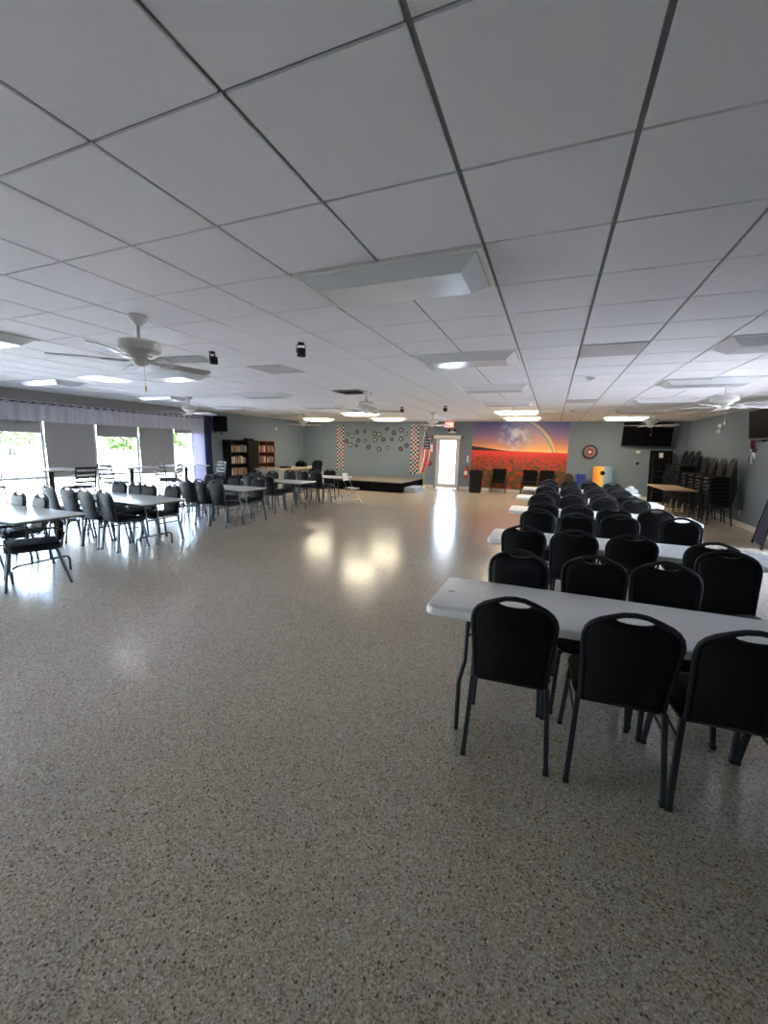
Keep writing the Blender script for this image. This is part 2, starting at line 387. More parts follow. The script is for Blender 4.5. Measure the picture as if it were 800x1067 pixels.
for k in range(12):
    wn += 1; window(wn, 'x', LY0+BAY*k, LY0+BAY*(k+1), XL, 0, 2.12, .75, inn=-.02, outw=-.12)
for k in range(3):
    wn += 1; window(wn, 'x', RY0+1.35*k, RY0+1.35*(k+1), XR, 0, 2.1, None, inn=-.02, outw=.12)

# far glass door
d = struct('door_1', MB().box(DX0, DX0+.05, YF-.02, YF+.12, 0, DH).box(DX1-.05, DX1, YF-.02, YF+.12, 0, DH).box(DX0+.05, DX1-.05, YF-.02, YF+.12, DH-.05, DH)
           .box(DX0+.05, DX0+.15, YF+.03, YF+.075, .01, DH-.055).box(DX1-.15, DX1-.05, YF+.03, YF+.075, .01, DH-.055)
           .box(DX0+.15, DX1-.15, YF+.03, YF+.075, .01, .20).box(DX0+.15, DX1-.15, YF+.03, YF+.075, DH-.15, DH-.055), M['alu'])
MB().box(DX0+.15, DX1-.15, YF+.05, YF+.056, .20, DH-.15).build('glass_pane', M['glass'], d, smooth=False)
MB().tube([(DX0+.15, YF+.0, .98), (DX1-.15, YF+.0, .98)], .017, 10).tube([(DX0+.17, YF, .98), (DX0+.17, YF+.04, .98)], .012).tube([(DX1-.17, YF, .98), (DX1-.17, YF+.04, .98)], .012).build('push_bar', M['chrome'], d)
hb = thing('roller_blind', 'rolled-up white blind in its box above the far glass door', 'blind', ((DX0+DX1)/2, YF, 2.02))
MB().rbox(-.56, .56, -.12, -.022, 0, .14, .02).build('cassette', M['white'], hb)
MB().cyl((.56, -.07, .07), (.60, -.07, .07), .05).build('end_cap', M['black'], hb)
# ------------------------------------------------------------------ left windows: blinds, valance, curtains
for k, zb, lab in ((7, 1.79, 'short grey roller blind over the window at the left picture edge'), (8, .77, 'fully lowered grey blind, the one nearer the left picture edge'),
                   (9, 1.75, 'half-metre grey blind over the middle window with the picket fence behind'), (10, .72, 'fully lowered grey blind, the one nearer the blue curtain'),
                   (11, 1.93, 'short grey roller blind over the window beside the white curtain'), (6, .77, None), (5, 1.6, None)):
    y0 = LY0 + BAY*k
    if lab is None: lab = 'grey roller blind beyond the left picture edge, ' + ('fully lowered' if k == 6 else 'half lowered')
    t = thing('roller_blind', lab, 'blind', (XL+.03, y0+BAY/2, 2.06), 0, 'roller blinds along the left windows')
    MB().cyl((0, -.55, 0), (0, .55, 0), .025, n=12).build('roller', M['blind'], t)
    MB().box(.012, .016, -.555, .555, zb-2.06, 0).build('blind_cloth', M['blind'], t, smooth=False)
    MB().rbox(.004, .024, -.555, .555, zb-2.085, zb-2.06, .008).build('bottom_bar', M['alu'], t)

def drape(y0, y1, z0, z1, x, amp, wl, name, m, label, cat, ring=True):
    t = thing(name, label, cat, (x, y0, z0)); g = MB(); n = int((y1-y0)/wl*8); rows = 7; hgt = z1-z0
    th = .004
    for s in (0, 1):
        for k in range(rows+1):
            for i in range(n+1):
                y = (y1-y0)*i/n; ph = 2*PI*y/wl
                a = amp*(1 + .25*math.sin(k*.9 + y*3))
                g.v.append((a*math.sin(ph + .3*math.sin(k*.8+y*2)) + s*th, y, hgt*k/rows))
    W = n+1; Q = W*(rows+1)
    for k in range(rows):
        for i in range(n):
            a = k*W+i; g.f.append((a, a+1, a+W+1, a+W)); g.f.append((Q+a, Q+a+W, Q+a+W+1, Q+a+1))
    for i in range(n):
        g.f.append((i, Q+i, Q+i+1, i+1)); a = rows*W+i; g.f.append((a, a+1, Q+a+1, Q+a))
    for k in range(rows):
        a = k*W; g.f.append((a, a+W, Q+a+W, Q+a)); a = k*W+n; g.f.append((a, Q+a, Q+a+W, a+W))
    g.build('cloth', m, t, ang=60)
    if ring:
        k = 0; y = wl/4
        rm = None
        while y < y1-y0:
            if rm is None:
                rm = MB().tube([(0, .028*math.cos(2*PI*i/14), .028*math.sin(2*PI*i/14)) for i in range(14)], .007, 6, True).mesh('grommet', M['grommet'])
            r = bpy.data.objects.new('grommet', rm); COL.objects.link(r); r.parent = t
            r.location = (amp+.006 if k % 2 == 0 else -amp+.01, y, hgt-.045); r.rotation_euler = (0, 0, .5 if k % 2 else -.5)
            y += wl/2; k += 1
    return t
drape(2.4, 10.05, 2.02, 2.47, XL+.12, .028, .20, 'valance', M['curtain'], 'long white gathered valance across the top of the left windows', 'valance')
drape(10.06, 10.60, .03, 2.50, XL+.12, .035, .135, 'curtain', M['sheer'], 'white full-length curtain panel next to the blue one', 'curtain')
drape(10.61, 10.88, .03, 2.52, XL+.13, .045, .13, 'curtain', M['blue_curtain'], 'navy blue full-length curtain panel beside the wall speaker', 'curtain')
t = thing('curtain_rod', 'thin curtain rod running behind the white valance grommets', 'curtain rod', (XL+.12, 0, 2.425))
MB().cyl((0, 2.2, 0), (0, 10.95, 0), .012, n=10).build('rod', M['grommet'], t)
for y in (2.3, 5.9, 8.3, 10.92): MB().box(-.12, 0, y-.012, y+.012, -.012, .012).build('bracket', M['grommet'], t, smooth=False)

# ------------------------------------------------------------------ ceiling things
def lat(i, j): return (X0 + U*i, Y0 + U*j)
def troffer(lit):
    t = thing('ceiling_light', None, 'light')
    fr = MB(); a, b_ = U-.012, U/2-.012
    fr.box(-a, a, -b_, -b_+.025, -.012, -.001).box(-a, a, b_-.025, b_, -.012, -.001).box(-a, -a+.025, -b_+.025, b_-.025, -.012, -.001).box(a-.025, a, -b_+.025, b_-.025, -.012, -.001)
    fr.build('frame', M['white'], t, smooth=False)
    a -= .03; b_ -= .03
    g = MB(); g.loft([[(-a,-b_,-.004),(a,-b_,-.004),(a,b_,-.004),(-a,b_,-.004)], [(-a+.005,-b_+.005,-.012),(a-.005,-b_+.005,-.012),(a-.005,b_-.005,-.012),(-a+.005,b_-.005,-.012)],
                      [(-a+.10,-b_+.09,-.075),(a-.10,-b_+.09,-.075),(a-.10,b_-.09,-.075),(-a+.10,b_-.09,-.075)]])
    g.build('lens', M['lens_lit'] if lit else M['lens'], t, smooth=False)
    return t
T_off = Once(lambda: troffer(False)); T_on = Once(lambda: troffer(True))
colname = {0: 'middle', 5: 'right', -8: 'left', -13: 'far-left'}
for ci, lits in ((0, (18, 22)), (5, (22,)), (-8, (18, 22)), (-13, (22,))):
    for n, j in enumerate((2, 6, 10, 14, 18, 22)):
        x, y = lat(ci, j+.5)
        on = j in lits
        (T_on if on else T_off)((x, y, H), 0, '%s fluorescent ceiling fixture, %s from the front in the %s column' % ('lit' if on else 'unlit', ORD[n], colname[ci]), 'ceiling light fixtures')

def panel(i, j, name, label, cat, m, slats=0, m2=None):
    x, y = lat(i+.5, j+.5); t = thing(name, label, cat, (x, y, H)); a = U/2-.014
    if not slats:
        MB().box(-a, a, -a, a, -.007, .0).build('face', m, t, smooth=False)
    else:
        MB().box(-a, a, -a, a, -.004, -.0005).build('backing', M['vent_dark'], t, smooth=False)
        f = MB().box(-a, a, -a, -a+.03, -.02, -.004).box(-a, a, a-.03, a, -.02, -.004).box(-a, -a+.03, -a+.03, a-.03, -.02, -.004).box(a-.03, a, -a+.03, a-.03, -.02, -.004)
        f.build('frame', m, t, smooth=False)
        for k in range(slats):
            yy = -a+.03 + (2*a-.06)*(k+.5)/slats
            MB().prism([(-a+.03, yy-.022, -.020), (-a+.03, yy-.016, -.020), (-a+.03, yy+.020, -.005), (-a+.03, yy+.014, -.005)], (2*a-.06, 0, 0)).build('slat', m, t, smooth=False)
    return t
panel(2, 6, 'return_panel', 'plain grey return-air ceiling panel above the right tables', 'air panel', M['egg'])
panel(-5, 6, 'return_panel', 'plain grey return-air ceiling panel left of the hanging spotlights', 'air panel', M['egg'])
panel(2, 14, 'return_panel', 'plain grey return-air ceiling panel, the farther one on the right', 'air panel', M['egg'])
panel(4, 10, 'air_vent', 'slatted metal air vent in the ceiling beside the right fan', 'vent', mat('vent_grey', (.40, .40, .37), .5), 7)
panel(-5, 10, 'air_vent', 'slatted brown air vent in the ceiling beside the middle fan', 'vent', M['vent'], 7)
panel(-11, 6, 'acrylic_tile', 'square pale acrylic ceiling panel past the nearest fan', 'ceiling panel', mat('lens_reflection_glow', (.9, .9, .9), .3, emit=(1, .98, .95), estr=.25))  # faint emission stands in for window light reflected by the panel
panel(-11, 2, 'acrylic_tile', 'square pale acrylic ceiling panel at the left picture edge', 'ceiling panel', mat('lens_reflection_glow_two', (.9, .9, .9), .3, emit=(1, .98, .95), estr=.25))  # no lamp here either: the window reflection is put in as glow

def make_fan():
    t = thing('ceiling_fan', None, 'ceiling fan')
    MB().lathe([(.075, 0), (.078, -.02), (.06, -.05), (.03, -.075), (.018, -.085)]).build('canopy', M['fanwhite'], t)
    MB().cyl((0, 0, -.08), (0, 0, -.205), .014).build('downrod', M['fanwhite'], t)
    MB().lathe([(.03, -.195), (.06, -.205), (.150, -.214), (.170, -.228), (.170, -.292), (.152, -.306), (.11, -.32), (.095, -.345)]).build('motor_housing', M['fanwhite'], t)
    MB().lathe([(.07, -.344), (.072, -.385), (.058, -.41), (.02, -.422), (.005, -.425)]).build('switch_cup', M['fanwhite'], t)
    bl = None
    for k in range(5):
        a = 2*PI*k/5
        if bl is None:
            P = rrect(.20, .675, -.066, .066, .045)
            P = [(x, y*(.80+.25*(x-.2)/.475)) for x, y in P]
            rot = Matrix.Rotation(math.radians(-11), 4, 'X')
            bl = MB().loft([[(x, y, -.004) for x, y in P], [(x, y, .004) for x, y in P]]).xf(rot).mesh('blade', M['blade'])
            ir = MB().box(.09, .22, -.013, .013, -.005, .004).box(.20, .285, -.05, .05, -.012, -.0045)
            ir.tube([(.08, 0, .0), (.12, 0, -.012), (.17, 0, -.010), (.22, 0, -.006)], (.016, .006), 6); ir = ir.xf(rot).mesh('blade_bracket', M['fanwhite'])
        b = bpy.data.objects.new('blade', bl); COL.objects.link(b); b.parent = t; b.location = (0, 0, -.375); b.rotation_euler = (0, 0, a)
        i = bpy.data.objects.new('blade_bracket', ir); COL.objects.link(i); i.parent = b
    c = MB().cyl((.04, 0, -.41), (.04, 0, -.60), .0022, n=6); c.lathe([(.001, -.585), (.007, -.595), (.008, -.62), (.003, -.64)], (.04, 0, 0), 10)
    c.build('pull_chain', M['gold'], t)
    return t
FAN = Once(make_fan)
for i, j, a, lab in ((-4, 2.5, 8, 'white five-blade ceiling fan with a pull chain, the largest in view'), (-4, 10.5, 20, 'white ceiling fan beside the brown air vent, middle of its row'),
                     (-4, 18.5, 40, 'white ceiling fan in front of the far glass door'), (5.4, 10.5, 10, 'white ceiling fan beside the slatted vent on the right'),
                     (5.4, 18.5, 30, 'white ceiling fan in front of the far wall television'), (-11.6, 10.5, 0, 'white ceiling fan above the white and blue curtains'),
                     (-11.6, 18.5, 50, 'white ceiling fan in front of the far left wall corner')):
    x, y = lat(i, j); x += .06 if j < 3 else 0; FAN((x, y, H), math.radians(a), lab, 'white ceiling fans')

def make_spot():
    t = thing('spotlight', None, 'spotlight')
    MB().cyl((0, 0, 0), (0, 0, -.02), .035).build('base', M['black'], t)
    MB().tube([(-.045, 0, -.10), (-.045, 0, -.03), (-.02, 0, -.018), (.02, 0, -.018), (.045, 0, -.03), (.045, 0, -.10)], (.005, .010), 8).build('yoke', M['black'], t)
    MB().lathe([(.025, -.06), (.042, -.065), (.045, -.10), (.045, -.13), (.05, -.14), (.046, -.145), (.044, -.135)]).xf(Matrix.Translation((0, .02, .01))).build('lamp_head', M['black'], t)
    return t
SPOT = Once(make_spot)
for i, j, a, lab in ((-2.5, 4.5, .4, 'small black ceiling spotlight, nearest and alone in its tile'), (-4.6, 4.6, -.2, 'small black ceiling spotlight beside the nearest fan blade'),
                     (-4.6, 15.6, 0, 'small black ceiling spotlight before the stage, left of the pair'), (-2.6, 15.4, .3, 'small black ceiling spotlight before the door, right of the pair')):
    x, y = lat(i, j); SPOT((x, y, H), a, lab, 'black ceiling spotlights')
def make_smoke():
    t = thing('smoke_detector', None, 'smoke detector')
    MB().lathe([(.065, 0), (.066, -.02), (.055, -.025), (.05, -.06), (.04, -.07), (.01, -.072)]).build('body', M['white'], t)
    MB().lathe([(.056, -.026), (.057, -.030), (.0565, -.034)]).build('vent_ring', M['vent'], t); return t
SM = Once(make_smoke)
for i, j, lab in ((2.4, 9.3, 'white smoke detector on the ceiling, nearer one'), (2.35, 17.9, 'white smoke detector on the ceiling above the mural, farther one'), (-10.1, 20.5, 'white smoke detector on the ceiling before the stage')):
    x, y = lat(i, j); SM((x, y, H), 0, lab, 'smoke detectors')
# ------------------------------------------------------------------ stacking chair
def back_y(s): return -.195 - (s-.44)*.17
def outline(k=0.):
    half = [(.176-k, .445), (.179-k, .52), (.186-k, .63), (.192-k, .71), (.196-k, .765), (.196-k, .80-k*.2), (.188-k*.85, .832-k*.5), (.170-k*.65, .857-k*.8), (.142-k*.4, .878-k), (.09, .901-k), (.045, .917-k), (0, .922-k)]
    return half
def make_chair():
    t = thing('stacking_chair', None, 'chair')
    # seat pad
    P = rrect(-.205, .205, -.19, .235, .07, 6)
    rings = []
    for e, z in ((.03, .425), (.008, .432), (0, .45), (.004, .474), (.02, .488), (.06, .495)):
        rings.append([(x, y, zz - .025*max(0, y-.12)/.115*(1 if zz > .44 else .6)) for x, y, zz in inset(P, e, z)])
    MB().loft(rings).build('seat', M['black_fab'], t)
    # back pad with the scoop of the hand hole
    h = outline(.012); pts = [(x, s) for x, s in h[:-3]]
    pts += [(.082, .892), (.062, .880), (.035, .874), (0, .872)]
    full = pts + [(-x, s) for x, s in reversed(pts[:-1])]
    def ring(k, off):
        cx, cs = 0, .68
        return [(x*(1-k), back_y(cs+(s-cs)*(1-k)) + off, cs+(s-cs)*(1-k)) for x, s in full]
    MB().loft([ring(.03, -.014), ring(0, -.008), ring(0, .008), ring(.05, .020), ring(.16, .026)]).build('backrest', M['black_fab'], t, ang=50)
    # tubular back frame
    o = outline(); path = o + [(-x, s) for x, s in reversed(o[:-1])]
    MB().tube([(x, back_y(s), s) for x, s in path], (.013, .0125), 8, up=(0, 1, .17)).build('back_frame', M['frame'], t)
    f = MB()
    for sx in (-1, 1):
        f.tube([(sx*.176, back_y(.45), .45), (sx*.180, -.17, .418), (sx*.185, -.02, .412), (sx*.175, .19, .400)], .010, 8)
    f.tube([(-.18, -.16, .415), (.18, -.16, .415)], .008); f.tube([(-.17, .17, .402), (.17, .17, .402)], .008)
    f.build('seat_frame', M['frame'], t)
    for sx in (-1, 1):
        for y0, y1, zt in ((-.19, -.245, .435), (.165, .225, .405)):
            l = MB().tube([(sx*.186, y0, zt), (sx*.190, y0+(y1-y0)*.12, .36), (sx*.209, y1, .012)], .0115, 4, sq=True)
            o = l.build('leg', M['leg'], t, smooth=False)
            MB().tube([(sx*.2088, y1-.0005, .02), (sx*.2095, y1, 0)], .0135, 4, sq=True).build('foot', M['rubber'], o, smooth=False)
    for sx in (-1, 1): MB().tube([(sx*.192, -.20, .33), (sx*.191, .18, .33)], .007, 6).build('stretcher', M['frame'], t)
    return t
CHAIR = Once(make_chair)
def chair(x, y, facing, label, group, z=0, jit=.015, rot=.03):
    """x, y: the place of the rear legs' middle; facing in degrees, 90 = towards +y"""
    a = math.radians(facing) - PI/2 + random.uniform(-rot, rot)
    x += random.uniform(-jit, jit); y += random.uniform(-jit, jit)
    return CHAIR((x + .245*-math.sin(a), y + .245*math.cos(a), z), a, label, group)

# ------------------------------------------------------------------ right-hand white folding tables
def make_table():
    t = thing('folding_table', None, 'table'); LX, W = 1.22, .31
    P = rrect(-LX, LX, -W, W, .055, 6)
    MB().loft([inset(P, .012, .688), inset(P, 0, .698), inset(P, 0, .728), inset(P, .006, .737), inset(P, .016, .740)]).build('tabletop', M['table'], t, ang=50)
    for sx in (-1, 1):
        xb = sx*(LX-.24)
        for sy in (-1, 1):
            MB().tube([(xb, sy*.225, .69), (xb+sx*.005, sy*.235, .42), (xb+sx*.03, sy*.262, .30), (xb+sx*.03, sy*.27, .0)], .0125, 8).build('leg', M['leg'], t)
        MB().tube([(xb, -.228, .60), (xb, .228, .60)], .009).build('crossbar', M['leg'], t)
        MB().tube([(xb, -.20, .56), (xb-sx*.34, 0, .69)], .007).tube([(xb, .20, .56), (xb-sx*.34, 0, .69)], .007).build('brace', M['leg'], t)
        MB().box(sx*(LX-.09)-.02, sx*(LX-.09)+.02, -.008, .008, .7395, .7405).build('maker_plate', mat('grey_plate', (.25, .25, .26), .5), t, smooth=False)
    return t
RT = Once(make_table)
rows = [2.17, 4.18, 6.36, 8.22, 10.22]
near = [[(-.10, 2.03), (.40, 2.06), (.84, 2.08), (1.30, 2.10)], [(-.18, 4.10), (.26, 4.09), (.72, 4.11), (1.31, 4.08)], [(-.05, 6.14), (.38, 6.12), (.82, 6.14), (1.30, 6.18)],
        [(-.02, 7.98), (.44, 7.95), (.88, 8.0), (1.27, 8.04)], [(-.02, 9.92), (.45, 9.88), (.90, 9.92), (1.33, 9.95)]]
far_ = [[(-.17, 3.01), (.33, 3.05), (.76, 3.09), (1.28, 3.74)], [(-.10, 5.32), (.33, 5.20), (.78, 5.34), (1.40, 5.40)], [(-.09, 7.26), (.36, 7.33), (.83, 7.33), (1.29, 7.34)],
        [(-.05, 9.05), (.42, 9.05), (.86, 9.06), (1.30, 9.10)], [(.0, 11.0), (.45, 10.98), (.90, 11.02), (1.36, 10.98)]]
tn = ['nearest', 'second', 'third', 'fourth', 'farthest']
for k, ty in enumerate(rows):
    RT((.63 + (-.02, .04, .04, 0, 0)[k], ty+.31, 0), 0, 'long white folding table in the right-hand block, %s' % ('nearest of the five' if k == 0 else 'farthest of the five' if k == 4 else tn[k] + ' of the five from the front'), 'white tables of the right block')
    for c, (x, y) in enumerate(near[k]):
        chair(x, y, 94 if k == 0 else 91, 'black chair on the near side of the %s right-hand table, %s from left' % (tn[k], ORD[c]), 'black chairs at the right-hand tables')
    for c, (x, y) in enumerate(far_[k]):
        chair(x, y, -90, 'black chair on the far side of the %s right-hand table, %s from left' % (tn[k], ORD[c]), 'black chairs at the right-hand tables')
# crumpled white bag at the far table's end
bg = MB(); 
for k, (r, z) in enumerate(((.10, 0), (.15, .03), (.15, .08), (.11, .12), (.05, .14), (.07, .18), (.01, .19))):
    pass
bg.lathe([(.10, 0), (.15, .03), (.14, .07), (.10, .10), (.04, .115), (.065, .15), (.015, .155)], n=14)
bg.v = [(x*(1+.25*math.sin(i*2.7)), y*(1+.25*math.cos(i*1.9)), z) for i, (x, y, z) in enumerate(bg.v)]
tag(bg.build('plastic_bag', M['paper'], None, (1.68, 10.52, .7405)), 'crumpled white bag on the right end of the farthest white table', 'bag')

# ------------------------------------------------------------------ left-hand folding tables
def make_ltable():
    t = thing('banquet_table', None, 'table'); LX, W = .915, .38
    MB().rbox(-LX, LX, -W, W, .725, .742, .02).build('tabletop', M['ltable'], t)
    MB().rbox(-LX+.01, LX-.01, -W+.01, W-.01, .700, .725, .02).build('apron', M['edge'], t)
    for sx in (-1, 1):
        xb = sx*(LX-.33)
        l = MB()
        l.tube([(xb, -.10, .70), (xb+sx*.03, -.10, .40), (xb+sx*.05, -.10, .19)], .0125).tube([(xb, .10, .70), (xb+sx*.03, .10, .40), (xb+sx*.05, .10, .19)], .0125)
        l.tube([(xb+sx*.05, -.31, 0), (xb+sx*.05, -.31, .13), (xb+sx*.05, -.295, .175), (xb+sx*.05, -.25, .19), (xb+sx*.05, .25, .19), (xb+sx*.05, .295, .175), (xb+sx*.05, .31, .13), (xb+sx*.05, .31, 0)], .0125)
        l.build('leg', M['leg'], t)
        MB().tube([(xb+sx*.03, 0, .42), (xb-sx*.30, 0, .70)], .007).tube([(xb+sx*.03, -.10, .42), (xb+sx*.03, .10, .42)], .008).build('brace', M['leg'], t)
    return t
LT = Once(make_ltable)
ltn = ['nearest', 'second', 'third', 'fourth', 'farthest']
for k, (xe, yc) in enumerate(((-5.28, 2.86), (-5.37, 4.47), (-5.45, 6.58), (-5.45, 8.55), (-5.45, 10.55))):
    LT((xe-.915, yc, 0), (0.03, 0, .04, .02, -.02)[k], 'grey-topped folding table by the left windows, %s' % ('nearest of its row' if k == 0 else 'farthest of its row' if k == 4 else ltn[k] + ' of its row from the front'), 'grey tables by the left windows')
def lch(xs, y, f, k, side, rot=.05):
    for c, x in enumerate(xs):
        chair(x, y, f, 'black chair on the %s side of the %s window-side table, %s from right' % (side, ltn[k], ORD[c]), 'chairs at the window-side tables', rot=rot, jit=.02)
lch((-6.25, -6.72), 3.30, -95, 0, 'far')
lch((-6.3, ), 2.30, 90, 0, 'near')
lch((-6.02, -6.46, -6.88, -7.35), 4.03, 86, 1, 'near')
lch((-5.95, -6.46, -6.78, -7.18), 5.06, -92, 1, 'far')
lch((-5.97, -6.38, -6.78), 6.13, 84, 2, 'near')
lch((-5.86, -6.55, -6.95, -7.25), 7.23, -94, 2, 'far')
lch((-6.25, -6.75), 8.02, 88, 3, 'near')
lch((-6.35, -6.95, -7.5), 9.10, -92, 3, 'far')
lch((-6.1, -6.55, -7.0), 10.02, 88, 4, 'near')
lch((-6.3, -6.9), 11.10, -90, 4, 'far')

# black armchair at the near end of the nearest window-side table
t = thing('armchair', 'black armchair with curved arms at the end of the nearest window-side table', 'chair', (-5.42, 2.72, 0), math.radians(-25))
P = rrect(-.26, .26, -.24, .25, .07, 6)
MB().loft([[(x, y, z + .012*math.cos(x*6)) for x, y, z in inset(P, e, zz)] for e, zz in ((.03, .40), (0, .415), (0, .455), (.02, .475), (.06, .482))]).build('seat', M['black_fab'], t)
P = rrect(-.23, .23, .49, .69, .06, 6)
MB().loft([[(x, .27+.10*(z-.48)+o+.03*(x/.23)**2*-1, z) for x, z in [(p[0], p[1]) for p in P]] for o in (-.02, .02)]).build('backrest', M['matblack'], t)
for sx in (-1, 1):
    MB().tube([(sx*.275, .21, .42), (sx*.275, .31, .0)], .012).build('leg', M['leg'], t)
    MB().tube([(sx*.275, -.20, .42), (sx*.275, -.26, .0)], .012).build('leg', M['leg'], t)
    MB().tube([(sx*.27, -.18, .42), (sx*.285, -.22, .56), (sx*.29, -.17, .655), (sx*.29, 0, .67), (sx*.28, .20, .66), (sx*.25, .28, .62)], (.018, .012), 8).build('arm', M['black'], t)
    MB().tube([(sx*.24, .24, .42), (sx*.24, .29, .60)], .012).build('back_post', M['leg'], t)
MB().tube([(-.27, -.16, .40), (.27, -.16, .40)], .009).tube([(-.27, .2, .40), (.27, .2, .40)], .009).build('seat_frame', M['leg'], t)

# ------------------------------------------------------------------ high tables and ladder-back stools along the windows
def make_high():
    t = thing('high_table', None, 'table')
    MB().rbox(-.42, .42, -.42, .42, 1.030, 1.055, .05).build('tabletop', M['ltable'], t)
    MB().cyl((0, 0, .03), (0, 0, 1.0), .045).build('pole', M['black'], t)
    MB().box(-.16, .16, -.16, .16, 1.0, 1.03).build('top_plate', M['black'], t, smooth=False)
    MB().box(-.36, .36, -.05, .05, 0, .035).box(-.05, .05, -.36, -.05, 0, .035).box(-.05, .05, .05, .36, 0, .035).build('cross_base', M['black'], t, smooth=False)
    return t
HT = Once(make_high)
for (x, y), lab in zip(((-9.1, 5.03), (-8.95, 6.60), (-8.75, 7.95)), ('tall pedestal table by the windows, left of three', 'tall pedestal table by the windows, middle of three', 'tall pedestal table by the windows, nearest the white curtain')):
    HT((x, y, 0), 0, lab, 'tall pedestal tables')
def make_stool(seatm=None):
    t = thing('bar_stool', None, 'bar stool')
    MB().rbox(-.20, .20, -.19, .20, .735, .775, .04).build('seat', M['black_fab'], t)
    for sx in (-1, 1):
        MB().tube([(sx*.17, -.17, .735), (sx*.20, -.22, 0)], .013).build('leg', M['frame'], t)
        MB().tube([(sx*.17, .16, .735), (sx*.20, .21, 0)], .013).build('leg', M['frame'], t)
        MB().tube([(sx*.175, -.17, .74), (sx*.18, -.20, .95), (sx*.18, -.235, 1.14)], .013).build('back_post', M['frame'], t)
    for k in range(4):
        z = .86 + .085*k; y = -.185-(z-.74)*.12
        MB().box(-.175, .175, y-.008, y+.008, z-.022, z+.022).build('slat', M['black'], t, smooth=False)
    MB().tube([(-.19, -.203, .26), (-.19, .193, .26), (.19, .193, .26), (.19, -.203, .26)], .010, 8, True).build('foot_rail', M['frame'], t)
    return t
ST = Once(make_stool)
for x, y, f, lab in ((-8.25, 5.02, 180, 'ladder-back bar stool right of the left tall table'), (-8.6, 5.95, 100, 'ladder-back bar stool left of the middle tall table'),
                     (-8.15, 6.95, -150, 'ladder-back bar stool right of the middle tall table'), (-8.6, 7.25, 90, 'dark ladder-back bar stool left of the curtain-side tall table'),
                     (-8.55, 8.75, -100, 'ladder-back bar stool right of the curtain-side tall table'), (-9.35, 4.15, 80, 'ladder-back bar stool at the left picture edge')):
    ST((x, y, 0), math.radians(f)-PI/2, lab, 'ladder-back bar stools')

# silver folding chair and the far-left desk
t = thing('folding_chair', 'silver metal folding chair at the end of the farthest window-side table', 'chair', (-5.28, 10.5, 0), math.radians(90))
for sx in (-1, 1):
    MB().tube([(sx*.20, -.28, .0), (sx*.19, .0, .42), (sx*.18, .14, .68), (sx*.16, .18, .86)], .010).tube([(sx*.20, -.28, 0), (sx*.19, -.0, .42)], .010).build('front_leg', M['silver'], t)
    MB().tube([(sx*.175, .30, 0), (sx*.175, -.16, .45)], .010).build('rear_leg', M['silver'], t)
MB().rbox(-.18, .18, -.22, .15, .44, .46, .05).xf(Matrix.Rotation(.03, 4, 'X')).build('seat', M['silver'], t)
P = rrect(-.17, .17, .66, .87, .05, 5)
MB().loft([[(x, .15+(z-.66)*.2+o, z) for x, z in P] for o in (-.006, .006)]).build('backrest', M['silver'], t)
MB().tube([(-.195, -.20, .14), (.195, -.20, .14)], .007).tube([(-.17, .24, .1), (.17, .24, .1)], .007).build('crossbar', M['silver'], t)

t = thing('desk', 'long beige desk near the far left corner', 'desk', (-9.2, 13.3, 0))
MB().rbox(-.55, .55, -1.5, 1.5, .74, .785, .02).build('desktop', M['tan'], t)
for y in (-1.42, 1.42): MB().box(-.5, .5, y-.03, y+.03, 0, .74).build('side_panel', M['tan'], t, smooth=False)
MB().box(-.05, -.02, -1.39, 1.39, .25, .74).build('modesty_panel', M['tan'], t, smooth=False)
t = thing('bag', 'black bag standing on the beige desk', 'bag', (-9.2, 13.95, .785))
MB().loft([inset(rrect(-.22, .22, -.15, .15, .06), e, z) for e, z in ((.02, 0), (0, .03), (.02, .16), (.08, .22), (.13, .24))]).build('body', M['matblack'], t)
MB().tube([(-.1, 0, .22), (-.07, 0, .30), (0, 0, .33), (.07, 0, .30), (.1, 0, .22)], .012).build('handle', M['black'], t)
tag(MB().rbox(-.14, .14, -.2, .2, 0, .05, .03).build('laptop_case', M['matblack'], None, (-9.1, 12.75, .785)), 'flat dark case lying on the beige desk', 'case')
t = thing('office_chair', 'black high-back office chair beside the stage', 'chair', (-8.15, 13.05, 0), math.radians(70))
MB().rbox(-.24, .24, -.22, .24, .44, .52, .09).build('seat', M['matblack'], t)
P = rrect(-.22, .22, .55, 1.10, .12, 6)
MB().loft([[(x*(1-e), -.24-(z-.5)*.15+o, .82+(z-.82)*(1-e)) for x, z in P] for o, e in ((-.05, .12), (-.03, 0), (.01, 0), (.03, .1))]).build('backrest', M['matblack'], t)
MB().cyl((0, 0, .1), (0, 0, .44), .03).build('gas_lift', M['black'], t)
for k in range(5):
    a = 2*PI*k/5; l = MB().tube([(0, 0, .11), (.28*math.cos(a), .28*math.sin(a), .065)], [.025, .018]).build('base_leg', M['black'], t)
    MB().cyl((.28*math.cos(a)-.015, .28*math.sin(a), .03), (.28*math.cos(a)+.015, .28*math.sin(a), .03), .03).build('caster', M['rubber'], l)
MB().tube([(0, -.1, .46), (0, -.26, .50), (0, -.29, .62)], .02).build('back_bracket', M['black'], t)

